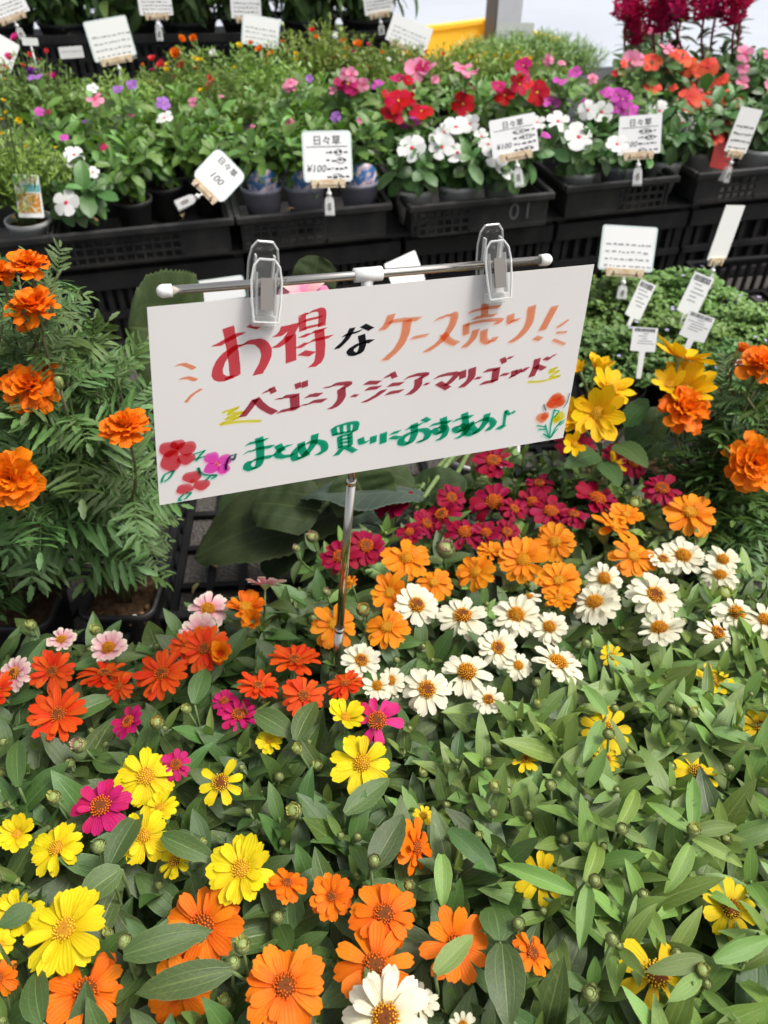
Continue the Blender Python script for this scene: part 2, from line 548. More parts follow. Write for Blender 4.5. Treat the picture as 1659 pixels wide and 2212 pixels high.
# ================================================================== SETTING
def setting(name, mesh, m=None):
    o = put(name, mesh, None, m or Matrix())
    o['kind'] = 'structure'
    return o
t = NT('asphalt')
tc = t.node("ShaderNodeTexCoord").outputs['Object']
f1 = t.noise(190, 4, tc, .7)
f2 = t.noise(3.0, 3, tc)
vor = t.node("ShaderNodeTexVoronoi")
vor.inputs['Scale'].default_value = 150
t.l.new(tc, vor.inputs['Vector'])
c = t.ramp(f1, [(.30, (.030, .027, .024)), (.55, (.085, .076, .066)), (.75, (.20, .18, .16))])
c = t.mix(t.math('MULTIPLY', f2, .6), c, (.05, .045, .04))
t.color(c)
t.set(Roughness=.9)
t.bump(vor.outputs['Distance'], .8, .004)
mb = MB()
mb.add([(-60, -30, 0), (60, -30, 0), (60, 120, 0), (-60, 120, 0)], [(0, 1, 2, 3)])
setting('ground', mb.mesh('ground', t.m, False))
t = NT('pale_pavement')
tc = t.node("ShaderNodeTexCoord").outputs['Object']
c = t.ramp(t.noise(1.3, 5, tc), [(.3, (.40, .43, .48)), (.7, (.45, .48, .53))])
c = t.mix(t.math('MULTIPLY', t.noise(60, 3, tc), .25), c, (.36, .385, .42))
t.color(c)
t.set(Roughness=.8)
mb = MB()
mb.add([(-60, 3.75, .006), (60, 3.75, .006), (60, 119, .006), (-60, 119, .006)], [(0, 1, 2, 3)])
setting('pavement', mb.mesh('pavement', t.m, False))

# ------------------------------------------------------------------ display bench: crates, board, trays
def crate_mesh_slat(h):
    mb = MB()
    mb.box((0, 0, 0), (.0065, .009, h / 2))
    return mb.mesh('slat', M['black_dusty'], False)
SLAT = crate_mesh_slat(.066)
def bench_crate(s0, s1, label, t0=.02, nslat=18, ztop=.225):
    m0 = Matrix.Translation(B(s0, t0, 0)) @ Matrix((( DD.x, DN.x, 0, 0), (DD.y, DN.y, 0, 0), (0, 0, 1, 0), (0, 0, 0, 1)))
    th = thing('plastic_crate', label, 'crate', group='black slatted crates under the flower bench', m=m0)
    L = s1 - s0
    mb = MB()
    mb.box((L / 2, .20, ztop / 2 - .001), (L / 2 - .004, .17, ztop / 2 - .004))
    put('body', mb.mesh('crate_body', M['black_plastic'], False), th)
    for z, hh, d in ((.012, .010, .004), (.098, .008, .0), (.190, .022, .003)):
        mb = MB()
        mb.box((L / 2, .016 - d, z), (L / 2 - .002, .016, hh))
        put('rail', mb.mesh('crate_rail', M['black_dusty'], False), th)
    for z in (.055, .139):
        for i in range(nslat):
            put('slat', SLAT, th, m0 @ Matrix.Translation((.02 + (L - .04) * (i + .5) / nslat, .018, z)))
    for x in (.012, L - .012):
        mb = MB()
        mb.box((x, .020, ztop / 2), (.011, .012, ztop / 2 - .002))
        put('corner_post', mb.mesh('crate_post', M['black_dusty'], False), th)
    return th
bench_crate(-.62, -.10, 'slatted black crate under the bench at its left end, below the white photo-label pot')
bench_crate(-.09, .40, 'slatted black crate under the bench, below the half-empty tray')
bench_crate(.41, .80, 'slatted black crate under the bench, below the three mauve-grey pots', nslat=15)
bench_crate(.81, 1.22, 'slatted black crate under the bench, below the tray numbered 01', nslat=15)
bench_crate(1.23, 1.62, 'slatted black crate under the bench, below the second grid-sided tray', nslat=10)
bench_crate(1.63, 2.10, 'slatted black crate at the right end of the bench, below the red board', nslat=9)
mD = Matrix.Translation(B(0, 0, 0)) @ Matrix(((DD.x, DN.x, 0, 0), (DD.y, DN.y, 0, 0), (0, 0, 1, 0), (0, 0, 0, 1)))
th = thing('display_bench', 'long dark bench board carrying the back rows of flower pots', 'bench', m=mD)
mb = MB()
mb.box((.75, .75, .2305), (1.40, .74, .004))
put('board', mb.mesh('bench_board', M['black_plastic'], False), th)
for x in (-.5, .4, 1.3, 2.0):
    mb = MB()
    mb.box((x, 1.35, .113), (.03, .03, .1125))
    put('leg', mb.mesh('bench_leg', M['black_dusty'], False), th)

def rim_bars(mb, L, D, z, w=.010, h=.009):
    # rounded rim: four bars butted end to end
    mb.box((L / 2, w / 2 - .006, z), (L / 2 + .006, w / 2 + .002, h))
    mb.box((L / 2, D - w / 2 + .006, z), (L / 2 + .006, w / 2 + .002, h))
    mb.box((w / 2 - .006, D / 2, z), (w / 2 + .002, D / 2 - w / 2 - .003, h * .97))
    mb.box((L - w / 2 + .006, D / 2, z), (w / 2 + .002, D / 2 - w / 2 - .003, h * .97))
def tray(x0, x1, label, yv, grid=(), solid=(), depth=.30, zt=.322, zb=.236, number=None, off=0.0, cell=.021, back=False):
    s0, s1 = S_of(x0, yv, zt), S_of(x1, yv, zt)
    m0 = Matrix.Translation(B(s0, off - .008, 0)) @ Matrix(((DD.x, DN.x, 0, 0), (DD.y, DN.y, 0, 0), (0, 0, 1, 0), (0, 0, 0, 1)))
    th = thing('plant_tray', label, 'tray', group='black plastic trays along the bench front', m=m0)
    L = s1 - s0
    mb = MB()
    rim_bars(mb, L, depth, zt - .009)
    o = put('rim', mb.mesh('tray_rim', M['black_plastic'], False), th)
    bv = o.modifiers.new("bevel", 'BEVEL')
    bv.width = .004
    bv.segments = 2
    mb = MB()
    mb.box((L / 2, depth / 2, zb + .003), (L / 2 - .012, depth / 2 - .012, .003))
    mb.box((L / 2, depth - .01, (zt + zb) / 2 - .007), (L / 2 - .012, .003, (zt - zb) / 2 - .010))
    for x in (.009, L - .009):
        mb.box((x, depth / 2, (zt + zb) / 2 - .007), (.003, depth / 2 - .014, (zt - zb) / 2 - .010))
    put('shell', mb.mesh('tray_shell', M['black_plastic'], False), th)
    z0, z1 = zb + .001, zt - .019
    for a, b in solid:
        mb = MB()
        mb.box(((a + b) * L / 2, .009, (z0 + z1) / 2), ((b - a) * L / 2 - .001, .003, (z1 - z0) / 2))
        mb.box(((a + b) * L / 2, .0045, z0 + .006), ((b - a) * L / 2 - .002, .0015, .005))
        put('side_panel', mb.mesh('tray_panel', M['black_plastic'], False), th)
    for a, b in grid:
        n = max(2, round((b - a) * L / cell))
        mb = MB()
        for i in range(n + 1):
            mb.box((a * L + (b - a) * L * i / n, .009, (z0 + z1) / 2), (.0033, .0026, (z1 - z0) / 2 - .0005))
        for j in range(4):
            z = z0 + .003 + (z1 - z0 - .006) * j / 3
            mb.box(((a + b) * L / 2, .0085, z), ((b - a) * L / 2 - .0012, .0034, .0032))
        put('side_grille', mb.mesh('tray_grille', M['black_plastic'], False), th)
    if back:  # added dark sheet behind the grille, in place of the shade inside
        mb = MB()
        mb.box((L / 2, .018, (z0 + z1) / 2), (L / 2 - .014, .002, (z1 - z0) / 2 - .001))
        put('shade_backing', mb.mesh('tray_shade_backing', M['black_plastic'], False), th)
    if number:
        cu = bpy.data.curves.new('number', 'FONT')
        cu.body = number
        cu.size = .058
        cu.extrude = .0008
        cu.materials.append(M['number_grey'])
        cu.space_character = 1.25
        o = bpy.data.objects.new('number', cu)
        nm = bpy.data.meshes.new_from_object(o)
        bpy.data.objects.remove(o)
        put('number', nm, th, m0 @ Matrix.Translation((L * .70, .0052, zb + .024)) @ Matrix.Rotation(PI / 2, 4, 'X'))
    return th, m0, L
tray(-120, 104, 'black tray at the left end of the bench, holding the pot with the photo label', 512, solid=((.02, .98),))
tray(110, 503, 'half-empty black tray with a dark gap behind the tilted price card', 486, grid=((.05, .70),), solid=((.70, .97),), back=True)
tray(508, 850, 'black grid-sided tray holding the mauve-grey pots with blue labels', 449, grid=((.02, .55),), solid=((.57, .98),))
tray(870, 1200, 'black tray with raised number 01 on its side and white periwinkles', 419, grid=((.06, .42),), solid=((.42, .99),), number='01', off=-.03)
tray(1212, 1482, 'black tray with a solid left half and open grid right half, grey pots inside', 389, grid=((.50, .92),), solid=((.02, .50),))
tray(1492, 1760, 'black tray at the right end of the bench beside the red board', 362, grid=((.25, .6),), solid=((.02, .25), (.6, .98)))

# ------------------------------------------------------------------ back row: crates behind the bench
BK0, BK1 = P(-90, 80, .462), P(868, 66, .462)
bd = (BK1 - BK0)
BL_ = bd.length
bd = bd.normalized()
bn = Vector((-bd.y, bd.x, 0))
def BKm(s):
    p = BK0 + bd * s
    return Matrix.Translation((p.x, p.y, 0)) @ Matrix(((bd.x, bn.x, 0, 0), (bd.y, bn.y, 0, 0), (0, 0, 1, 0), (0, 0, 0, 1)))
def back_crate(s0, s1, z0, z1, label):
    m0 = BKm(s0)
    th = thing('nursery_crate', label, 'crate', group='black crates in the back row', m=m0)
    L = s1 - s0
    mb = MB()
    rim_bars(mb, L, .40, z1 - .012, .016, .012)
    put('rim', mb.mesh('back_rim', M['black_plastic'], False), th)
    mb = MB()
    n = int(L / .030)
    for i in range(n + 1):
        mb.box((.01 + (L - .02) * i / n, .014, (z0 + z1) / 2 - .012), (.0075, .004, (z1 - z0) / 2 - .013))
    for j in range(5):
        mb.box((L / 2, .0135, z0 + .008 + (z1 - z0 - .036) * j / 4), (L / 2 - .004, .0055, .006))
    put('side_grille', mb.mesh('back_grille', M['black_plastic'], False), th)
    mb = MB()
    mb.box((L / 2, .20, (z0 + z1) / 2 - .02), (L / 2 - .004, .172, (z1 - z0) / 2 - .022))
    put('inner_box', mb.mesh('back_box', M['black_plastic'], False), th)
names = ('at the left edge', 'behind the square white price card', 'behind the orange portulacas', 'at its right end by the yellow crate')
for i in range(4):
    a, b = BL_ * i / 4, BL_ * (i + 1) / 4 - .012
    back_crate(a, b, .236, .462, 'black grille-sided crate of the back row, upper, ' + names[i])
    back_crate(a, b, .004, .232, 'black grille-sided crate of the back row, lower, ' + names[i])

# ------------------------------------------------------------------ steel post and yellow crate
pp = P(1098, 190, .0)
pp = PY(1098, 60, 3.45)
th = thing('steel_post', 'grey steel tent post with one dark face, behind the flower bench', 'post', (pp.x, pp.y, 0))
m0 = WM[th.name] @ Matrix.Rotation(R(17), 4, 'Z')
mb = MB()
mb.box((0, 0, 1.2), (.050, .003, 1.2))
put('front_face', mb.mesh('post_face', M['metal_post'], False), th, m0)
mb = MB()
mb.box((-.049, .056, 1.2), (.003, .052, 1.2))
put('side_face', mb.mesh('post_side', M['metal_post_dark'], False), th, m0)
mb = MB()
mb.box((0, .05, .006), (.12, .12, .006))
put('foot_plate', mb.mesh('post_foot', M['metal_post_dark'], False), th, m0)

yp = PY(985, 75, 3.9)
th = thing('yellow_crate', 'yellow plastic crate on the ground behind the portulacas', 'crate', (yp.x, yp.y, 0))
m0 = WM[th.name] @ Matrix.Rotation(R(-58), 4, 'Z')
mb = MB()
a, b_, h = .26, .36, .285
for x, y, hx, hy in ((0, -b_, a, .006), (0, b_, a, .006), (-a, 0, .006, b_ - .006), (a, 0, .006, b_ - .006)):
    mb.box((x, y, h / 2 + .002), (hx, hy, h / 2))
mb.box((0, 0, .01), (a - .006, b_ - .006, .006))
put('shell', mb.mesh('yellow_shell', M['yellow_plastic'], False), th, m0)
mb = MB()
for x, y, hx, hy in ((0, -b_ - .001, a + .016, .018), (0, b_ + .001, a + .016, .018), (-a - .001, 0, .016, b_ - .017), (a + .001, 0, .016, b_ - .017)):
    mb.box((x, y, h + .006), (hx, hy, .012))
o = put('rim', mb.mesh('yellow_rim', M['yellow_plastic'], False), th, m0)
bv = o.modifiers.new("bevel", 'BEVEL'); bv.width = .005; bv.segments = 2

# red board that stands in the right end tray
p0, p1 = PB(1553, 365, .05), PB(1580, 248, .10)
th = thing('red_board', 'dull red board leaning among the coral periwinkles at right', 'board', p0)
m0 = frame(p0, p1 - p0, -DN)
mb = MB()
L = (p1 - p0).length
mb.prism([(-.034, 0), (.036, 0), (.040, L * .93), (.02, L), (-.03, L * .97)], -.002, .002)
put('panel', mb.mesh('red_panel', M['red_board'], False), th, m0)

# ================================================================== THE SIGN
CTL = Vector((-0.16549695, 0.4948879, CAM_H - 0.25334796))
CX = Vector((0.94397475, 0.32477964, -0.05856497))
CYd = Vector((-0.06904733, -0.28030777, -0.95742364))
CWD, CHT = .36, .15285
CN = CX.cross(CYd).normalized()
if CN.dot(EYE - CTL) < 0:
    CN = -CN
def card(u, v, n=0.0):                   # millimetre grid of the card: u, v in thousandths of its width and height
    return CTL + CX * (u * CWD / 1000) + CYd * (v * CHT / 1000) + CN * n
th = thing('sign_card', 'large white card hand-lettered in red, orange, maroon and green marker with drawn flowers', 'sign', card(500, 500))
mb = MB()
NU, NV = 24, 10
pf, pb_ = [], []
def bow(u, v):
    return .0008 * math.sin(u * PI) * (v - .2) + .0005 * math.sin(u * 7 + v * 2)
for j in range(NV + 1):
    for i in range(NU + 1):
        u, v = i / NU, j / NV
        pf.append(card(u * 1000, v * 1000, bow(u, v)))
        pb_.append(card(u * 1000, v * 1000, bow(u, v) - .0007))
n1 = NU + 1
mb.grid(pf, n1)
mb.grid(pb_, n1)
ring = [i for i in range(n1)] + [j * n1 + NU for j in range(1, NV + 1)] + [NV * n1 + i for i in range(NU - 1, -1, -1)] + [j * n1 for j in range(NV - 1, 0, -1)]
N_ = len(pf)
for a, b in zip(ring, ring[1:] + ring[:1]):
    mb.f.append([a, b, N_ + b, N_ + a])
    mb.mi.append(0)
MI = Matrix.Identity(4)
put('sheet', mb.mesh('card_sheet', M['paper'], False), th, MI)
nib = None
def stroke_mesh(pts, w, lift):
    """a chisel nib held at a fixed angle and drawn along the path"""
    q = [Vector((u * CWD, v * CHT)) for u, v in pts]            # mm on the card, v downwards
    # resample with a Catmull-Rom curve
    if len(q) > 2:
        out = []
        e = [q[0] * 2 - q[1]] + q + [q[-1] * 2 - q[-2]]
        for i in range(1, len(e) - 2):
            for k in range(5):
                s = k / 5
                a, b, c, d = e[i - 1], e[i], e[i + 1], e[i + 2]
                out.append(.5 * ((2 * b) + (c - a) * s + (2 * a - 5 * b + 4 * c - d) * s * s + (3 * b - a - 3 * c + d) * s ** 3))
        q = out + [q[-1]]
    else:
        q = [q[0].lerp(q[1], k / 4) for k in range(5)]
    nb = Vector((math.cos(R(14)), -math.sin(R(14)))) * (w / 2 if w > 2.7 else w * .30)
    mb = MB()
    vs_, fs = [], []
    for i, p in enumerate(q):
        d = (q[min(i + 1, len(q) - 1)] - q[max(i - 1, 0)])
        d = d.normalized() if d.length > 1e-6 else Vector((1, 0))
        pr = Vector((-d.y, d.x))
        if pr.dot(nb) < 0:
            pr = -pr
        mn = pr * (w * (.15 if w > 2.7 else .32)) * (1 + .12 * math.sin(i * 1.7))
        off = nb + mn
        for sgn in (-1, 1):
            r = p + off * sgn
            u, v = r.x / CWD, r.y / CHT
            vs_.append(card(u, v, bow(u / 1000, v / 1000) + lift))
    for i in range(len(q) - 1):
        fs.append((2 * i, 2 * i + 1, 2 * i + 3, 2 * i + 2))
    mb.add(vs_, fs)
    return mb
STROKES=[('red',6.6,[(130,213),(157,186),(184,160)]),
('red',6.6,[(156,128),(162,209),(167,299),(169,369)]),
('red',6.6,[(169,366),(154,378),(140,374),(132,353),(135,312),(148,264),(173,226),(198,211),(220,217),(234,258),(232,310),(216,378)]),
('red',6.6,[(202,125),(224,143)]),
('red',6,[(276,150),(269,181),(256,200)]),
('red',6,[(297,144),(283,204),(267,237),(253,254)]),
('red',6.6,[(286,201),(288,334)]),
('red',4.5,[(310,114),(312,185)]),
('red',4.8,[(307,114),(327,97),(352,95),(353,173)]),
('red',4.5,[(313,137),(352,125)]),
('red',4.5,[(314,174),(353,162)]),
('red',5,[(309,218),(332,198),(360,190)]),
('red',5,[(302,269),(329,242),(375,229)]),
('red',6,[(348,191),(352,275),(349,343),(334,374)]),
('red',6,[(310,294),(335,308)]),
('black',4,[(402,233),(422,226),(441,218)]),
('black',4,[(422,198),(409,252),(388,296)]),
('black',4.4,[(445,192),(465,216)]),
('black',4.6,[(443,239),(447,292),(440,331),(425,333),(419,314),(431,292),(451,276),(468,279)]),
('orange',3.2,[(49,284),(65,282),(86,309)]),
('orange',3.2,[(55,352),(70,349),(89,367)]),
('orange',2.2,[(65,472),(79,438),(99,413)]),
('maroon',5,[(183,586),(200,540),(212,501)]),
('maroon',5,[(211,500),(229,550),(254,590)]),
('maroon',4,[(229,472),(244,466)]),
('maroon',4,[(246,453),(251,482)]),
('maroon',5,[(259,520),(275,511),(304,512)]),
('maroon',6,[(297,512),(299,581)]),
('maroon',5,[(262,587),(282,582),(306,582)]),
('maroon',4,[(303,447),(306,475)]),
('maroon',4,[(319,442),(320,474)]),
('maroon',5,[(324,525),(339,522),(356,526)]),
('maroon',5,[(316,571),(340,558),(366,560)]),
('maroon',5,[(366,494),(390,481),(420,487),(404,512)]),
('maroon',5.5,[(403,509),(404,559),(392,596),(377,611)]),
('maroon',3.4,[(428,555),(442,559)]),
('maroon',5,[(460,495),(492,503)]),
('maroon',5,[(463,528),(493,530)]),
('maroon',5,[(457,601),(484,576),(505,546)]),
('maroon',4,[(504,477),(518,473)]),
('maroon',4,[(521,458),(528,489)]),
('maroon',5,[(516,524),(547,526)]),
('maroon',5,[(512,569),(548,566)]),
('maroon',5,[(555,499),(578,488),(604,493),(590,511)]),
('maroon',5.5,[(586,509),(586,550),(574,580),(563,593)]),
('maroon',3.4,[(602,545),(613,547)]),
('maroon',5,[(629,517),(653,508),(680,512),(667,550),(654,570)]),
('maroon',5,[(636,549),(663,589)]),
('maroon',5,[(695,499),(697,542)]),
('maroon',5.5,[(719,490),(718,548),(696,593)]),
('maroon',3.4,[(730,550),(744,553)]),
('maroon',5,[(753,516),(788,514)]),
('maroon',5.5,[(782,512),(781,585)]),
('maroon',5,[(747,585),(784,581)]),
('maroon',4,[(794,456),(801,486)]),
('maroon',4,[(805,462),(821,458)]),
('maroon',4,[(796,551),(816,552)]),
('maroon',4.5,[(830,535),(830,565),(821,569)]),
('maroon',4.5,[(841,534),(846,554),(865,528)]),
('maroon',5,[(888,485),(886,538),(879,587)]),
('maroon',5,[(887,528),(911,550)]),
('maroon',4,[(907,488),(922,498)]),
('maroon',4,[(923,484),(937,477)]),
('yellow',2.4,[(140,548),(174,533),(153,558),(187,560),(145,581),(177,584),(135,608),(177,608),(224,621)]),
('yellow',2.2,[(924,564),(946,553),(927,576),(952,575),(931,602),(958,605),(912,621),(871,614)]),
('green',4.6,[(193,736),(213,731),(236,727)]),
('green',4.6,[(188,784),(216,770),(250,770)]),
('green',5.2,[(219,709),(222,793),(219,859),(204,879),(192,863),(198,836),(219,826),(251,825)]),
('green',5,[(261,766),(271,807)]),
('green',5,[(290,775),(268,792),(261,821),(274,838),(296,837)]),
('green',5,[(314,773),(318,821),(329,855)]),
('green',5,[(346,738),(342,796),(322,849),(303,863),(300,823),(318,787),(343,778),(365,796),(369,836),(352,859)]),
('green',4,[(389,720),(393,760)]),
('green',4.4,[(387,718),(415,706),(441,710),(440,755)]),
('green',4,[(390,756),(440,755)]),
('green',2.6,[(407,713),(409,757)]),
('green',2.6,[(424,711),(426,754)]),
('green',3.6,[(404,770),(407,838)]),
('green',3.6,[(428,764),(431,831)]),
('green',3.4,[(404,772),(431,769)]),
('green',3.2,[(406,791),(432,791)]),
('green',3.2,[(407,810),(430,812)]),
('green',3.6,[(404,833),(433,835)]),
('green',4.4,[(413,840),(397,879)]),
('green',4.4,[(422,839),(443,873)]),
('green',4.6,[(455,799),(459,829),(474,826)]),
('green',4.6,[(486,799),(486,839)]),
('green',5,[(510,789),(511,850)]),
('green',4.6,[(529,800),(550,796)]),
('green',4.6,[(529,822),(551,833)]),
('green',5,[(568,785),(586,779),(605,770)]),
('green',5.2,[(585,763),(587,830),(576,873),(558,868),(557,840),(580,810),(609,807),(622,830),(618,862),(601,875)]),
('green',4.6,[(607,741),(621,760)]),
('green',4.6,[(628,787),(651,782),(678,783)]),
('green',5,[(658,752),(662,817),(651,842),(638,819),(651,803),(667,821),(664,863),(649,884)]),
('green',4.6,[(686,781),(709,771),(733,771)]),
('green',5,[(712,744),(718,819),(705,850),(691,828),(705,813),(720,838),(715,872),(698,890)]),
('green',5,[(730,804),(737,839),(751,869)]),
('green',5,[(773,768),(768,828),(747,875),(727,873),(725,832),(750,805),(778,802),(793,836),(779,872)]),
('green',2.4,[(822,765),(822,856)]),
('green',5.6,[(807,861),(823,867)]),
('green',2.6,[(823,767),(834,792),(848,777)]),
('orange',5.4,[(509,151),(501,198),(489,226)]),
('orange',5.4,[(505,188),(535,185),(575,190)]),
('orange',6,[(547,187),(544,263),(529,330),(500,386)]),
('orange',4.6,[(561,285),(599,279)]),
('orange',5.4,[(615,203),(638,191),(658,186),(655,244),(633,318),(597,369)]),
('orange',5.4,[(635,283),(652,323),(673,345)]),
('orange',4.6,[(695,184),(729,173),(769,172)]),
('orange',5,[(731,148),(734,210)]),
('orange',4.6,[(708,219),(762,212)]),
('orange',4.6,[(690,243),(693,302)]),
('orange',4.6,[(689,250),(726,239),(775,242),(763,265)]),
('orange',5.2,[(717,280),(710,330),(691,370)]),
('orange',5.2,[(737,287),(740,342),(757,359),(769,333)]),
('orange',5.4,[(800,220),(803,263),(821,246)]),
('orange',6,[(852,186),(851,277),(833,338),(808,374)]),
('orange',6,[(913,200),(888,327)]),
('orange',4.8,[(871,362),(889,376)]),
('orange',2.4,[(927,322),(955,285)]),
('orange',2.2,[(927,350),(956,353)]),
('orange',2.6,[(922,386),(956,422)]),
('green',1.7,[(77,746),(103,735)]),
('green',1.7,[(78,774),(101,767)]),
('green',1.7,[(82,784),(90,759),(101,734)]),
('green',1.7,[(35,818),(15,832),(8,870),(23,856),(35,818)]),
('green',1.7,[(84,822),(96,865),(126,881)]),
('green',1.7,[(86,823),(90,854)]),
('green',1.7,[(102,897),(114,877),(124,885),(112,897)]),
('green',1.7,[(69,955),(53,957),(41,986),(55,984),(69,955)]),
('dark',1.8,[(146,860),(146,830),(153,793),(166,780),(163,808),(156,801)]),
('green',1.3,[(959,802),(956,894),(958,979)]),
('green',1.3,[(915,889),(942,908)]),
('green',1.3,[(921,917),(946,923)]),
('green',1.3,[(939,892),(954,973)]),
('green',1.3,[(994,881),(973,918),(963,981)]),
('green',1.3,[(960,813),(972,823),(960,858)]),
('green',1.3,[(978,930),(968,959),(961,980)]),
('green',1.3,[(937,948),(961,985)]),
('green',1.3,[(983,884),(979,911),(993,897)]),
('dark',0.8,[(994,717),(991,776),(983,805)]),
('dark',1.1,[(925,763),(929,787),(935,805)])]
BLOBS=[('red',26,698,7.3,6.1,0),('red',63,708,7.5,5.8,0),('red',29,764,7.5,8.8,0),('red',61,764,7.1,4.6,0),('red',45,681,5.5,3.9,0),('red',72,868,7.5,4.9,0),('red',55,928,6.8,4.1,0),('red',92,921,6.6,4.4,0),('pink',115,781,5.8,4.9,0),('pink',143,802,5.5,4.6,0),('pink',114,837,6.1,4.4,0),('pink',140,852,5.1,4.1,0),('orange',127,816,1.7,1.7,0),('orange',72,891,1.9,1.7,0),('orange',41,728,1.7,1.5,0),('orange',958,756,9.1,6.7,0),('orange',958,729,5.5,3.7,0),('orange',973,761,4.9,5.1,0),('orange',948,766,5.1,3.9,0),('orange',928,842,6.6,4.9,0),('orange',933,839,3.7,3.0,0),('yellow',977,854,5.4,4.6,0),('yellow',969,870,3.7,3.4,0)]

lift = .00012
for k, (inkname, w, pts) in enumerate(STROKES):
    put('pen_stroke', stroke_mesh(pts, w, lift).mesh('pen_stroke', INK[inkname], False), th, MI)
    lift += .000006
for (inkname, bu, bv_, rx, ry, rot) in BLOBS:
    mb = MB()
    vs_ = []
    ph = rnd(0, 6)
    for k in range(22):
        a = 2 * PI * k / 22
        rr = 1 + .07 * math.sin(3 * a + ph) + .04 * math.sin(5 * a)
        x, y = bu * CWD + rx * rr * math.cos(a), bv_ * CHT + ry * rr * math.sin(a)
        u, v = x / CWD, y / CHT
        vs_.append(card(u, v, bow(u / 1000, v / 1000) + lift))
    mb.add(vs_, [tuple(range(22))])
    put('drawn_petal', mb.mesh('drawn_petal', INK[inkname], False), th, MI)
    lift += .000006

# the stand: telescopic pole, T joint, bar with two end balls
def on_card(x, y, n):                    # sight line to the plane n metres in front of the card
    d = ray(x, y)
    q = (CTL + CN * n - EYE).dot(CN) / d.dot(CN)
    return EYE + d * q
bl, br, tj = on_card(352, 629, -.006), on_card(1181, 561, -.006), on_card(795, 597, -.006)
bar_d = (br - bl).normalized()
tj = bl + bar_d * (tj - bl).dot(bar_d)
foot = PC(726, 1450, -.05)
top = tj
ax = (foot - top)
foot = foot + ax.normalized() * .10
ax = ax.normalized()
jx = on_card(755, 1116, -.006)
tj1 = (jx - top).length
th = thing('sign_stand', 'thin chromed telescopic stand with a crossbar, holding up the hand-lettered card', 'stand', (foot.x, foot.y, foot.z))
mb = MB()
mb.tube([bl + bar_d * .004, br - bar_d * .004], .0033, 14)
put('crossbar', mb.mesh('crossbar', M['steel']), th, MI)
for e, s in ((bl, 1), (br, -1)):
    mb = MB()
    m = zframe(e, bar_d * s)
    mb.lathe([(.0001, -.0046), (.0026, -.0040), (.0044, -.0018), (.0049, .0006), (.0046, .0030), (.0046, .0062), (.0034, .0063)], 16, m=m, cap0=True, cap1=True)
    put('end_ball', mb.mesh('end_ball', M['white_plastic']), th, MI)
mb = MB()
mb.tube([tj - bar_d * .011, tj + bar_d * .011], .0054, 16)
mb.tube([tj + ax * .002, tj + ax * .020], .0046, 16)
put('tee_joint', mb.mesh('tee_joint', M['white_plastic']), th, MI)
L = (foot - top).length
mb = MB()
mb.tube([top + ax * .018, top + ax * (tj1 + .012)], .0034, 14)
put('upper_tube', mb.mesh('upper_tube', M['steel']), th, MI)
mb = MB()
mb.tube([top + ax * tj1, top + ax * (L * .72)], .0044, 16)
put('middle_tube', mb.mesh('middle_tube', M['steel']), th, MI)
mb = MB()
mb.tube([top + ax * (L * .70), foot], .0053, 16)
put('lower_tube', mb.mesh('lower_tube', M['steel']), th, MI)
for q, r in ((tj1, .0049), (L * .70, .0057)):
    mb = MB()
    mb.tube([top + ax * (q - .001), top + ax * (q + .0045)], r, 16)
    put('collar', mb.mesh('collar', M['steel']), th, MI)
gz = Vector((foot.x + ax.x * .0, foot.y, 0))
mb = MB()
mb.lathe([(.055, 0), (.055, .006), (.012, .010), (.0065, foot.z + .004)], 24, m=Matrix.Translation((foot.x, foot.y, .001)), cap0=True)
put('base', mb.mesh('stand_base', M['black_plastic']), th, MI)

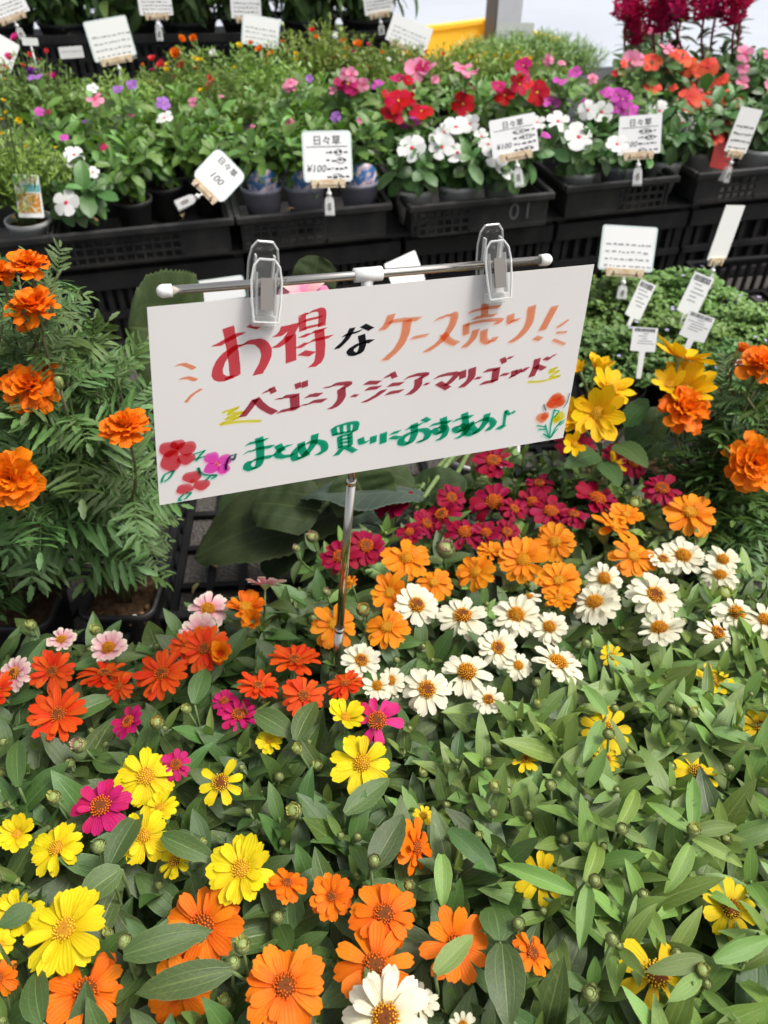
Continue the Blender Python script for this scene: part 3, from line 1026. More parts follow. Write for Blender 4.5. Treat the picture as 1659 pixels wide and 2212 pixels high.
def bulldog(x, y, label, lean):
    """clear spring clip: two levers, a magnet strip in the front one, spring between"""
    c0 = on_card(x, y, 0)
    up, rt, nn = -CYd.normalized(), CX.normalized(), CN
    rt = (rt - up * rt.dot(up)).normalized()
    a = R(lean)
    up, rt = up * math.cos(a) + rt * math.sin(a), rt * math.cos(a) - up * math.sin(a)
    m0 = Matrix(((rt.x, up.x, nn.x, c0.x), (rt.y, up.y, nn.y, c0.y), (rt.z, up.z, nn.z, c0.z), (0, 0, 0, 1)))
    th = thing('spring_clip', label, 'clip', group='clear spring clips on the sign bar', m=m0)
    out = [(-.0088, -.0245), (.0088, -.0245), (.0104, -.008), (.0108, .008), (.0092, .019), (.0055, .0245), (-.0055, .0245), (-.0092, .019), (-.0108, .008), (-.0104, -.008)]
    out = [(x * 1.04, y * .9) for x, y in out]
    hole = [(-.0048, -.0135), (.0048, -.0135), (.0048, .0085), (-.0048, .0085)]
    for side in (1, -1):
        tilt = Matrix.Rotation(side * R(-11), 4, 'X')
        off = Matrix.Translation((0.0, .001 if side > 0 else .012, .0075 * side + (.0 if side > 0 else -.0015)))
        m = m0 @ off @ tilt
        mb = MB()
        # plate with a rim
        mb.prism(out, -.0007, .0007, m=None)
        ro = [(p[0] * .98, p[1] * .985) for p in out]
        for p, q in zip(ro, ro[1:] + ro[:1]):
            mb.tube([(p[0], p[1], .0004 * side), (q[0], q[1], .0004 * side)], .0009, 5, 1)
        for sx in (-1, 1):
            mb.box((sx * .0068, -.002, -.0028 * side), (.0006, .0150, .0026), 1)
            mb.lathe([(.0016, 0), (.0016, .0006), (.001, .0006)], 10, m=Matrix.Translation((sx * .0042, .0175, .0007 * side)), cap1=True)
        put('lever', mb.mesh('clip_lever', [M['clear'], M['clear_edge']], False), th, m)
    mb = MB()
    mb.box((0, -.003, .0060), (.0046, .0112, .0007), m=Matrix.Rotation(R(-11), 4, 'X'))
    put('magnet_strip', mb.mesh('magnet_strip', M['magnet'], False), th, m0 @ Matrix.Translation((0, .001, .0028)))
    mb = MB()
    mb.box((0, -.0215, 0), (.0090, .0040, .0042))
    o = put('jaw', mb.mesh('clip_jaw', M['clear_edge'], False), th)
    bv = o.modifiers.new("bevel", 'BEVEL'); bv.width = .001; bv.segments = 2
    mb = MB()
    mb.tube([(-.0085 + .017 * k / 40, .0045 + .0028 * math.sin(k * 1.25), .0028 * math.cos(k * 1.25)) for k in range(41)], .00035, 4)
    put('spring', mb.mesh('clip_spring', M['steel']), th)
bulldog(571, 628, 'clear spring clip at the left end of the sign bar', 3)
bulldog(1068, 583, 'clear spring clip near the right end of the sign bar', -7)

# ================================================================== PRICE CARDS ON CLIPS
def to_mesh(cu, name):
    o = bpy.data.objects.new(name, cu)
    me = bpy.data.meshes.new_from_object(o)
    bpy.data.objects.remove(o)
    return me
def text(body, size, m, parent, mat, name='lettering', ax_='CENTER', shear=0.0):
    cu = bpy.data.curves.new(name, 'FONT')
    cu.body = body
    cu.size = size
    cu.align_x = ax_
    cu.extrude = .00015
    cu.resolution_u = 2
    cu.shear = shear
    cu.materials.append(mat)
    return put(name, to_mesh(cu, name), parent, m)
def rrect(w, h, r, n=4):
    pts = []
    for cx, cy, a0 in ((w / 2 - r, h / 2 - r, 0), (-w / 2 + r, h / 2 - r, 90), (-w / 2 + r, -h / 2 + r, 180), (w / 2 - r, -h / 2 + r, 270)):
        for k in range(n + 1):
            a = R(a0 + 90 * k / n)
            pts.append((cx + r * math.cos(a), cy + r * math.sin(a)))
    return pts
def price_card(x, y, w, h, pos, label, roll=0, yaw=0, back=25, title='', price='', lines=3, border=True, jaw=.7, clip=0.0, clip_dir=None, rnd_=.006, grey=False, stake=None):
    """card held in a cream jaw on a ball joint above a clear clip; w, h in view units at its place"""
    k = project(pos)[2] * _k
    w, h = w * k * .95, h * k * .95
    to = EYE - pos
    to.z = 0
    nz = to.normalized()
    nz = (nz * math.cos(R(back)) + Vector((0, 0, 1)) * math.sin(R(back))).normalized()
    xx = Vector((0, 0, 1)).cross(nz).normalized()
    yy = nz.cross(xx)
    q = Matrix(((xx.x, yy.x, nz.x, pos.x), (xx.y, yy.y, nz.y, pos.y), (xx.z, yy.z, nz.z, pos.z), (0, 0, 0, 1)))
    m0 = q @ Matrix.Rotation(R(roll), 4, 'Z') @ Matrix.Rotation(R(yaw), 4, 'Y')
    th = thing('price_card', label, 'price card', group='price cards on clips', m=m0)
    mb = MB()
    if border:
        mb.prism(rrect(w, h, rnd_), -.0008, .0004, 0)
        put('laminate', mb.mesh('card_laminate', M['tag_edge'], False), th)
        mb = MB()
        mb.prism(rrect(w * .93, h * .92, rnd_ * .5), .00045, .0007, 0)
        put('sheet', mb.mesh('card_paper', M['tag_paper'], False), th)
    else:
        mb.prism(rrect(w, h, rnd_ * .5), -.0004, .0007, 0)
        put('sheet', mb.mesh('card_paper', M['tag_paper'], False), th)
    zt = .0011
    pm = M['print_grey'] if grey else M['print']
    if title:
        text(title, h * .20, m0 @ Matrix.Translation((0, h * .24, zt)), th, pm)
    if price:
        text(price, h * (.20 if lines else .26), m0 @ Matrix.Translation((-w * (.24 if lines else .02), -h * (.30 if lines else .18), zt)), th, pm, shear=.2)
    mb = MB()
    if title and lines:
        mb.box((0, h * .19, zt), (w * .42, h * .006, .0001))
    for i in range(lines):
        yy_ = h * (.08 - .16 * i)
        x0 = w * (-.02 if price else -.40)
        while x0 < w * .40:
            l = rnd(.03, .10) * w
            mb.box((x0 + l / 2, yy_ + rnd(-.01, .01) * h, zt), (l / 2, h * rnd(.012, .022), .0001))
            x0 += l + w * rnd(.02, .05)
        if price and i != 2:
            rx = w * rnd(.06, .14); ox = w * rnd(.08, .28)
            ring_ = [(ox + rx * math.cos(2 * PI * a / 14), yy_ + h * .055 * math.sin(2 * PI * a / 14), zt + .0001) for a in range(15)]
            mb.tube(ring_, h * .006, 4)
    if mb.f:
        put('printed_lines', mb.mesh('printed_lines', pm, False), th)
    if jaw:
        mb = MB()
        mb.box((0, -h / 2 - .001, .0010), (w * jaw / 2, .0058, .0036))
        mb.box((0, -h / 2 - .0085, .0), (w * jaw / 3.2, .0036, .0026))
        for sx in (-1, 1):
            mb.box((sx * w * jaw * .42, -h / 2 - .0095, .001), (w * jaw * .06, .0035, .003))
        o = put('jaw', mb.mesh('card_jaw', M['cream'], False), th)
        for sx in (-.3, .3):
            mb = MB()
            mb.box((sx * w * jaw, -h / 2 - .0055, .0044), (.0016, .0042, .0008))
            put('pin', mb.mesh('jaw_pin', M['rust'], False), th)
        dn = Vector(clip_dir) if clip_dir else Vector((0, -1, 0))
        dn = dn.normalized()
        b0 = Vector((0, -h / 2 - .011, 0))
        mb = MB()
        mb.tube([b0, b0 + dn * .010], .0024, 8)
        bc = b0 + dn * .014
        for k_ in range(1):
            mb.lathe([(.0005, -.0062), (.0040, -.0045), (.0062, 0), (.0040, .0045), (.0005, .0062)], 12, m=Matrix.Translation(bc))
        put('ball_joint', mb.mesh('ball_joint', M['white_plastic']), th)
        if clip:
            cm = m0 @ Matrix.Translation(bc + dn * (.006 + clip / 2)) @ Vector((0, 1, 0)).rotation_difference(-dn).to_matrix().to_4x4()
            mb = MB()
            for s_ in (1, -1):
                mm = Matrix.Translation((0, 0, s_ * .006)) @ Matrix.Rotation(s_ * R(-8), 4, 'X')
                mb.prism([(-.011, -clip / 2), (.011, -clip / 2), (.010, clip * .3), (.006, clip / 2), (-.006, clip / 2), (-.010, clip * .3)], -.0008, .0008, m=mm)
                for sx in (-1, 1):
                    mb.box((sx * .0075, 0, s_ * .004), (.0009, clip * .4, .002))
            put('clear_clip', mb.mesh('price_clip', M['clear_small'], False), th, cm)
            mb = MB()
            mb.box((0, -.002, .0085), (.0035, clip * .18, .0006))
            put('magnet_strip', mb.mesh('price_magnet', M['magnet'], False), th, cm)
    if stake is not None:
        p0 = m0 @ Vector((0, -h / 2 - (.018 if jaw else -.004), -.0012))
        mb = MB()
        mb.tube([p0, Vector((p0.x, p0.y, p0.z * .5 + stake * .5)), Vector((p0.x, p0.y, stake))], .0022, 6)
        put('stake', mb.mesh('card_stake', M['white_plastic']), th, Matrix.Identity(4))
    return th
HB = '日々草'
# front of the bench
price_card(474, 380, 88, 88, PB(474, 380, -.03), 'white rounded price card reading 100, tipped over in front of the half-empty tray', roll=-50, title=HB, price='100', lines=0, border=True, jaw=.75, clip=.045, rnd_=.016, back=30, clip_dir=(-.35, -1, .1))
price_card(707, 338, 112, 108, PB(707, 338, -.04), 'upright laminated price card over the mauve-grey pots with blue labels', title=HB, price='¥100', lines=4, clip=.04, rnd_=.009, back=28)
price_card(1110, 293, 104, 82, PB(1110, 293, -.06), 'laminated price card above tray 01, right of the white periwinkles', roll=13, title=HB, price='¥100', lines=4, clip=.04, back=32, border=False)
price_card(1382, 291, 93, 84, PB(1382, 291, -.05), 'price card with a white periwinkle flower against its left edge', roll=9, title=HB, price='¥100', lines=4, clip=.04, back=32, border=False)
price_card(1606, 282, 84, 92, PB(1606, 282, -.05), 'narrow turned price card in front of the red board', roll=-6, yaw=56, title='', price='', lines=6, clip=.04, back=12, border=False)
# cards over the ground cover
price_card(1356, 537, 122, 98, P(1356, 537, .30), 'faintly printed price card with rusty pins above the ground cover, right of the sign', roll=5, yaw=10, title='', lines=4, back=30, grey=True, clip=.03, stake=.09)
price_card(1568, 503, 74, 120, P(1568, 503, .32), 'price card seen almost edge-on above the ground cover at right', roll=-3, yaw=58, title='', lines=0, back=12, grey=True, clip=.035, border=False, stake=.09)
# cards behind the sign
price_card(875, 588, 90, 70, P(875, 588, .26), 'white price card peeping out above the sign, right of the T joint', roll=22, yaw=35, lines=0, back=20, border=False, jaw=.6, stake=.0)
price_card(456, 628, 152, 50, P(456, 628, .24), 'blank white price card behind the left half of the sign bar', roll=2, lines=0, back=20, border=True, jaw=0, stake=.0)
# back of the bench and back row
bz = lambda x, y, Y: PY(x, y, Y)
price_card(238, 84, 96, 80, PY(238, 84, 2.55), 'square laminated price card standing behind the portulacas at left', roll=6, title='', lines=5, back=15, grey=True, jaw=.75, stake=.2345)
price_card(563, 68, 84, 60, PY(563, 68, 2.75), 'laminated card tilted down to the right behind the orange portulacas', roll=-10, lines=4, back=20, grey=True, jaw=0, stake=.2345)
price_card(884, 74, 96, 56, PY(884, 74, 3.0), 'tilted price card in front of the yellow crate', roll=-20, lines=5, back=25, jaw=.7, border=False, grey=True, stake=.0)
price_card(1112, 72, 84, 42, PY(1112, 72, 3.2), 'faint white card in front of the grey steel post', roll=0, lines=2, back=10, jaw=0, border=False, grey=True, stake=.0)
price_card(14, 12, 86, 46, PY(14, 12, 2.9), 'price card at the top left corner, cut by the picture edge', roll=14, lines=4, back=12, clip=.03, border=False)
price_card(335, 8, 74, 44, PY(335, 8, 2.95), 'price card on a clear clip above the square laminated card', roll=-2, lines=4, back=12, clip=.04, border=False)
price_card(531, 12, 68, 50, PY(531, 12, 3.0), 'price card above the tilted laminated card in the back row', roll=-3, lines=4, back=12, clip=0, border=False)
price_card(817, 6, 66, 42, PY(817, 6, 3.05), 'price card at the right end of the back row bushes', roll=8, lines=3, back=12, clip=.03, border=False)
price_card(3, 112, 60, 64, PY(3, 112, 2.35), 'pinkish blank card at the left picture edge by the magenta portulacas', roll=-35, lines=0, back=15, jaw=0, border=False, stake=.2345)
price_card(154, 113, 52, 23, PY(154, 113, 2.7), 'small white label on the side of the back row crate', roll=0, lines=1, back=5, jaw=0, border=False)
price_card(65, 90, 34, 15, PY(65, 90, 2.5), 'tiny pinkish tag beside the magenta portulaca flower', roll=-5, lines=0, back=5, jaw=0, border=False, stake=.2345)
# ================================================================== PLANT PARTS (shared meshes)
def lerp_list(ts, ws, t):
    for i in range(len(ts) - 1):
        if t <= ts[i + 1]:
            f = (t - ts[i]) / (ts[i + 1] - ts[i])
            f = f * f * (3 - 2 * f)
            return ws[i] + (ws[i + 1] - ws[i]) * f
    return ws[-1]
def blade(name, mat, length, width, ts, ws, droop=.3, fold=.25, nv=9, nu=5, twist=0.0, wave=0.0, lift=0.0, edge_curl=0.0, serr=0.0, nserr=20, bulge=0.0):
    """leaf or petal along +Y, upper side +Z; uv: u from -1 to 1 across, v from base to tip"""
    pts, uvs = [], []
    y, z, ang = 0.0, 0.0, lift
    ph = rnd(0, 6)
    for j in range(nv):
        t = j / (nv - 1)
        w = lerp_list(ts, ws, t) * width / 2
        for i in range(nu):
            u = -1 + 2 * i / (nu - 1)
            ww = w
            if serr and abs(u) > .9:
                ww = w * (1 + serr * (1 if j % 2 else -1))
            x = u * ww
            zz = abs(u) * ww * fold + edge_curl * ww * u * u * u * u + wave * width * abs(u) * math.sin(t * 9 + ph + (u > 0) * 1.6)
            if bulge:
                zz += bulge * width * math.sin(t * 26 + u * 3) * (1 - abs(u)) * abs(u)
            a = twist * t
            xr, zr = x * math.cos(a) - zz * math.sin(a), x * math.sin(a) + zz * math.cos(a)
            pts.append((xr, y - math.sin(ang) * zr, z + math.cos(ang) * zr))
            uvs.append((u, t))
        step = length / (nv - 1)
        ang -= droop / (nv - 1)
        y += math.cos(ang) * step
        z += math.sin(ang) * step
    mb = MB()
    mb.grid(pts, nu, uvs)
    return mb.mesh(name, mat)

ZT = [0, .06, .22, .42, .62, .80, .92, 1]
ZW_B = [.30, .50, .88, 1.0, .88, .56, .26, .015]
ZW_N = [.34, .56, .86, 1.0, .86, .58, .30, .015]
FLAT = {}
def zleaves(mat, tag_, wk, n, droops):
    return [blade('zinnia_leaf_' + tag_, M[mat], 1.0, wk * rnd(.88, 1.12), ZT, ZW_B if wk > .34 else ZW_N, droop=rnd(*droops), fold=rnd(.10, .34), twist=rnd(-.35, .35), wave=rnd(0, .05), lift=rnd(.0, .35)) for _ in range(n)]
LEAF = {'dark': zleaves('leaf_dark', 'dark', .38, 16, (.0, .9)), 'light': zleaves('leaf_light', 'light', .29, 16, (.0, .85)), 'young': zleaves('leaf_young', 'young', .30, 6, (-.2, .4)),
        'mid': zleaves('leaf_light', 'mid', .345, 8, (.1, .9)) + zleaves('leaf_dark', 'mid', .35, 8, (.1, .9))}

PT = [0, .15, .40, .65, .82, .93, 1]
def petals(key, n, wk, shape, droops, folds, lifts, nv=7, notch=True):
    out = []
    for _ in range(n):
        me = blade('petal', M[key], 1.0, wk * rnd(.9, 1.1), PT, shape, droop=rnd(*droops), fold=rnd(*folds), twist=rnd(-.3, .3), wave=rnd(.0, .06), lift=rnd(*lifts), nv=nv, nu=5, edge_curl=rnd(-.1, .15))
        if notch:        # notched tip
            k = (nv - 1) * 5 + 2
            me.vertices[k].co.y -= rnd(.02, .06)
        out.append(me)
    return out
SH_ROUND = [.30, .50, .80, .98, .98, .78, .42]
SH_STRAP = [.36, .60, .86, 1.0, .96, .78, .40]
PETAL = {}
for k in ('z_crimson', 'z_magenta', 'z_hotpink', 'z_amber', 'z_orange', 'z_white', 'z_yellow', 'z_gold', 'z_pale'):
    PETAL[k] = petals(k, 8, .50 if k != 'z_white' else .46, SH_ROUND if k != 'z_white' else SH_STRAP, (.05, .65), (-.05, .22), (.0, .3))
PETAL['z_red'] = petals('z_red', 8, .34, SH_STRAP, (.0, .7), (-.05, .25), (.0, .35))
PETAL['dahlia'] = petals('dahlia', 7, .50, [.34, .62, .94, 1.0, .86, .56, .16], (-.3, .3), (.05, .3), (.1, .4), notch=False)
PETAL['marigold'] = [blade('petal', M['marigold'], 1.0, rnd(.75, 1.0), PT, [.22, .38, .66, .95, 1.0, .90, .62], droop=rnd(-.2, .8), fold=rnd(-.2, .3), wave=rnd(.07, .14), lift=rnd(0, .4), nv=7, nu=7, twist=rnd(-.3, .3)) for _ in range(9)]
PETAL['marigold2'] = [blade('petal', M['marigold2'], 1.0, rnd(.75, 1.0), PT, [.22, .38, .66, .95, 1.0, .90, .62], droop=rnd(-.2, .8), fold=rnd(-.2, .3), wave=rnd(.06, .12), lift=rnd(0, .4), nv=7, nu=7, twist=rnd(-.3, .3)) for _ in range(9)]
PW = ('p_white', 'p_red', 'p_cerise', 'p_violet', 'p_pink', 'p_coral', 'p_mauve', 'p_lilac')
for k in PW:
    PETAL[k] = [blade('petal', M[k], 1.0, rnd(.85, 1.0), [0, .2, .5, .8, 1], [.16, .44, .86, 1.0, .45], droop=rnd(-.1, .6), fold=rnd(-.05, .15), nv=6, nu=5, lift=rnd(0, .25), twist=rnd(-.15, .15)) for _ in range(4)]
for k in ('p_yellow', 'p_orange', 'p_scarlet', 'p_magenta', 'p_purple'):
    PETAL[k] = [blade('petal', M[k], 1.0, rnd(.8, 1.1), [0, .2, .5, .8, 1], [.3, .6, .95, 1.0, .5], droop=rnd(-.6, .2), fold=rnd(.0, .25), nv=5, nu=4, lift=rnd(.2, .5), wave=.06) for _ in range(4)]

def disc_mesh(fl, base, dome, nf, hollow):
    """cone of tiny tubular florets in spiral order, radius 1"""
    mb = MB()
    mb.lathe([(.95, -.25), (1.0, .05), (.86, .05 + dome * .45), (.55, .05 + dome * .8), (.05, .05 + dome * (.55 if hollow else .95))], 14, 1)
    for i in range(nf):
        f = (i + .5) / nf
        r = math.sqrt(f) * 1.0
        a = i * 2.39996
        if hollow and r < .38:
            continue
        z = .05 + dome * (1 - r * r) * (.95 if not hollow else .9)
        if hollow and r < .6:
            z -= .16
        p = Vector((r * math.cos(a), r * math.sin(a), z))
        d = Vector((math.cos(a) * (r * .75 + .05), math.sin(a) * (r * .75 + .05), .9 - r * .35)).normalized()
        L = rnd(.17, .34) * (1.15 if r > .5 else .8)
        w = rnd(.055, .085)
        q = d.orthogonal().normalized()
        b = d.cross(q)
        v = []
        for hh, ww in ((0, w * .8), (L * .75, w), (L, w * 1.5)):
            for k in range(4):
                an = PI / 2 * k + i
                v.append(p + d * hh + (q * math.cos(an) + b * math.sin(an)) * ww)
        v.append(p + d * (L * .95))
        fs = []
        for s in (0, 4):
            for k in range(4):
                fs.append((s + k, s + (k + 1) % 4, s + 4 + (k + 1) % 4, s + 4 + k))
        for k in range(4):
            fs.append((8 + k, 8 + (k + 1) % 4, 12))
        mb.add(v, fs, 0)
    return mb.mesh('disc', [M[fl], M[base]])
DISC = {'white': [disc_mesh('floret_gold', 'disc_dark', .75, 80, h) for h in (0, 0, 1)], 'crimson': [disc_mesh('floret_orange', 'disc_dark', .6, 66, h) for h in (1, 1, 0)],
        'amber': [disc_mesh('floret_gold', 'disc_brown', .55, 60, h) for h in (0, 1)], 'orange': [disc_mesh('floret_orange', 'disc_dark', .5, 56, h) for h in (0, 1)],
        'yellow': [disc_mesh('floret_yellow', 'disc_brown', .5, 60, h) for h in (0, 0, 1)], 'ydark': [disc_mesh('floret_yellow', 'disc_dark', .6, 70, h) for h in (1, 0)]}
mb = MB()
mb.lathe([(.012, -.95), (.06, -.9), (.30, -.62), (.62, -.30), (.80, -.06), (.70, .0)], 12)
CALYX = mb.mesh('receptacle', M['bud_green'])

def bud_mesh(tipmat, opened):
    """round bud clad in overlapping scales with dark rims"""
    mb = MB()
    mb.lathe([(.10, -.1), (.55, .02), (.88, .42), (.92, .85), (.70, 1.30), (.30, 1.52), (.02, 1.55)], 12, 0)
    for row, (r, z, hh, n) in enumerate(((.66, .02, .42, 7), (.92, .28, .46, 8), (1.0, .62, .46, 8), (.92, .95, .44, 8), (.68, 1.24, .34, 7))):
        if opened and row > 3:
            continue
        for k in range(n):
            a = 2 * PI * (k + .5 * (row % 2)) / n
            w = 2 * PI / n * .62
            r1 = {0: .95, 1: 1.04, 2: .99, 3: .76, 4: .40}[row]
            v, f = [], []
            for q, (rr, zz, sp) in enumerate(((r + .01, z, .8), (r * .55 + r1 * .45 + .05, z + hh * .55, 1.0), (r1 + .05, z + hh, .55))):
                for s_ in (-1, 0, 1):
                    aa = a + s_ * w * sp
                    rq = rr + (.045 if s_ == 0 else 0)
                    v.append((rq * math.cos(aa), rq * math.sin(aa), zz + (.06 if (s_ == 0 and q == 2) else 0)))
            mb.add(v, [(0, 1, 4, 3), (1, 2, 5, 4), (3, 4, 7, 6), (4, 5, 8, 7)], 0)
            rim = [v[3], v[6], v[7], v[8], v[5]]
            mb.tube(rim, .028, 3, 1, caps=False)
    if opened:
        for k in range(13):
            a = 2 * PI * k / 13 + rnd(-.1, .1)
            r0, h0, h1 = .62, 1.0, rnd(1.75, 2.15)
            r1 = r0 + rnd(.0, .3)
            w = .15
            ca, sa = math.cos(a), math.sin(a)
            v = []
            for rr, zz, ww in ((r0, h0, w), (r0 * .4 + r1 * .6 + .06, (h0 + h1) / 2, w * 1.1), (r1, h1, w * .8)):
                for s_ in (-1, 1):
                    v.append((rr * ca - s_ * ww * sa, rr * sa + s_ * ww * ca, zz))
            mb.add(v, [(0, 1, 3, 2), (2, 3, 5, 4)], 2, [(0, 0), (1, 0), (0, .6), (1, .6), (0, 1), (1, 1)])
    return mb.mesh('bud', [M['bud_green'], M['bud_edge'], M[tipmat]])
BUD = {'closed': [bud_mesh('bud_yellow', False) for _ in range(2)], 'yellow': [bud_mesh('bud_yellow', True) for _ in range(2)], 'pink': [bud_mesh('bud_pink', True)], 'amber': [bud_mesh('bud_amber', True)]}

# ------------------------------------------------------------------ flowers
def flower(root, pos, axis, dia, key, disc, n=13, layers=2, curl=0.0, dr=.17, name='flower', face_spread=1.0, label=None):
    """receptacle with each petal and the disc as pieces of it"""
    r = dia / 2
    rd = r * dr * 2 * .5 / .5 * .95
    rd = dia * dr
    m = zframe(pos, axis, rnd(0, 6))
    fl = put(name, CALYX, root, m @ Matrix.Scale(rd * 1.05, 4), label)
    mm = PETAL[key]
    age = rnd(-.16, .22) if random.random() < .75 else rnd(-.38, .45)
    for L in range(layers):
        k = n if L == 0 else int(n * rnd(.55, .8))
        for i in range(k):
            if random.random() < (.05 if L == 0 else .15):
                continue
            a = 2 * PI * (i + .5 * L) / k + rnd(-.12, .12)
            el = age + (rnd(-.16, .14) if L == 0 else rnd(.08, .34)) + curl
            ln = r * (rnd(.90, 1.05) if L == 0 else rnd(.70, .90)) - rd * .6
            d = Vector((math.cos(a) * math.cos(el), math.sin(a) * math.cos(el), math.sin(el)))
            up = Vector((-math.cos(a) * math.sin(el), -math.sin(a) * math.sin(el), math.cos(el)))
            base = Vector((math.cos(a) * rd * .62, math.sin(a) * rd * .62, -rd * .12 + L * rd * .14))
            put('petal', random.choice(mm), fl, m @ frame(base, d, up, ln, face_spread * rnd(.9, 1.12) * (.9 if L else 1)))
    if disc:
        put('disc', random.choice(DISC[disc]), fl, m @ Matrix.Translation((0, 0, rd * .05)) @ Matrix.Diagonal((rd * .92, rd * .92, rd * .92 * rnd(.75, 1.15), 1)))
    return fl
def opening(root, pos, axis, dia, kind):
    m = zframe(pos, axis, rnd(0, 6))
    return put('bud', random.choice(BUD[kind]), root, m @ Matrix.Scale(dia / 2, 4))
def bez(a, b, c, d, n=8):
    return [a * (1 - t) ** 3 + b * 3 * t * (1 - t) ** 2 + c * 3 * t * t * (1 - t) + d * t ** 3 for t in [i / n for i in range(n + 1)]]

def pot_mesh(r, h, mat, soil=True, rim=.006, sq=False):
    mb = MB()
    n = 24
    def rr(rad, z):
        return (rad, z)
    mb.lathe([(r * .70, 0), (r * .98, h - .012), (r * .98 + .002, h - .011), (r * 1.0 + .003, h), (r * .96, h + .0005), (r * .93, h - .012), (r * .70, .004)], n, 0, cap0=True)
    me = mb.mesh('pot', mat)
    sm = None
    mb = MB()
    pts = []
    for k in range(n):
        a = 2 * PI * k / n
        pts.append((r * .945 * math.cos(a), r * .945 * math.sin(a), h - .014))
    mid = [(r * .5 * math.cos(2 * PI * k / n), r * .5 * math.sin(2 * PI * k / n), h - .009 + rnd(-.003, .003)) for k in range(n)]
    mb.add(pts + mid + [(0, 0, h - .008)], [(k, (k + 1) % n, n + (k + 1) % n, n + k) for k in range(n)] + [(n + k, n + (k + 1) % n, 2 * n) for k in range(n)])
    sm = mb.mesh('soil', M['soil'])
    return me, sm
POT_BLACK, SOIL_BLACK = pot_mesh(.046, .095, M['black_plastic'])

# ================================================================== ZINNIAS
class Plant:
    pass
ZIN = []
def zinnia(cx, cy, style, label, group='zinnia plants in front', base_dx=0):
    p = PC(cx, cy)
    pl = Plant()
    pl.root = thing('zinnia_plant', label, 'zinnia', (p.x, p.y, 0.0), group)
    pl.c = p
    pl.style = style
    pl.stem = MB()
    pl.shoots = []
    pl.view = (cx, cy)
    pl.top = Vector((p.x, p.y, .093))
    put('pot', POT_BLACK, pl.root)
    put('soil', SOIL_BLACK, pl.root)
    ZIN.append(pl)
    return pl

def stem_to(pl, tip, up, r0=.0022, r1=.0013):
    base = pl.top + Vector((rnd(-.012, .012), rnd(-.012, .012), -.012))
    h = max(.03, tip.z - base.z)
    c1 = base + Vector((0, 0, h * .35)) + (tip - base) * .25
    c2 = tip - up * h * .42
    pts = bez(base, c1, c2, tip, 9)
    if not pl.stem.v:
        pl.stem.tube([pl.top + Vector((0, 0, -.02)), pl.top + Vector((0, 0, .006))], .014, 8)
    pl.stem.tube(pts, [r0 + (r1 - r0) * i / 9 for i in range(10)], 5)
    return pts
def along(pts, dist):
    """point at a distance back from the end of a path, and the direction there"""
    d = dist
    for i in range(len(pts) - 1, 0, -1):
        seg = pts[i] - pts[i - 1]
        if seg.length >= d or i == 1:
            f = min(1, d / max(1e-6, seg.length))
            return pts[i] - seg * f, seg.normalized()
        d -= seg.length
    return pts[0], Vector((0, 0, 1))
def leaf_pair(root, p, axis, az, ln, el, meshes, name='leaf', wide=1.0, single=False, fat=1.0):
    q = Vector((0, 0, 1)).rotation_difference(axis)
    for s in ((0,) if single else (0, PI)):
        a = az + s + rnd(-.25, .25)
        e = el + rnd(-.22, .22)
        d = q @ Vector((math.cos(a) * math.cos(e), math.sin(a) * math.cos(e), math.sin(e)))
        up = q @ Vector((-math.cos(a) * math.sin(e), -math.sin(a) * math.sin(e), math.cos(e)))
        up = (up + Vector((rnd(-.2, .2), rnd(-.2, .2), .25))).normalized()
        put(name, random.choice(meshes), root, frame(p, d, up, ln * rnd(.82, 1.14), wide * rnd(.9, 1.1)))
def shoot(pl, tip, up, terminal, scale=1.0):
    """one zinnia shoot: curved stem, crossed leaf pairs, a bud, young leaves or a flower stalk on top"""
    st = pl.style
    pts = stem_to(pl, tip, up)
    az = rnd(0, PI)
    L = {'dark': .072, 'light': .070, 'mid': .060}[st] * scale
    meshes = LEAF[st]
    if terminal == 'flower':
        ds = [(rnd(.020, .034), .72, .25), (rnd(.048, .06), .95, .05), (rnd(.075, .09), 1.0, -.1), (.115, .95, -.1)]
    else:
        ds = [(rnd(.006, .011), .60, .75), (rnd(.022, .032), .92, .45), (rnd(.046, .058), 1.05, .22), (rnd(.076, .090), 1.0, .05), (.12, .9, -.1)]
    for k, (d, f, el) in enumerate(ds):
        p, ax = along(pts, d)
        if p.z < .09:
            break
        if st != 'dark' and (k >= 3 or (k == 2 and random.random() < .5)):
            meshes = LEAF['dark']              # older, darker leaves lower down; their tone also paints in shade between shoots
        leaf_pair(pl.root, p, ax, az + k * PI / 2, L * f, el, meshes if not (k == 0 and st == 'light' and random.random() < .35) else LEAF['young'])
    if terminal == 'bud':
        opening(pl.root, tip + up * .003, (up + rdir(.2) * .3), rnd(.0062, .0098) * scale, 'closed' if random.random() < .8 else 'yellow')
    elif terminal == 'young':
        leaf_pair(pl.root, tip, up, az + PI / 2, L * .42, 1.05, LEAF['young'])
        opening(pl.root, tip + up * .001, up, .0065, 'closed')
    return pts
VIEW_SCALE_TWEAK = 1.0
EXPL = []
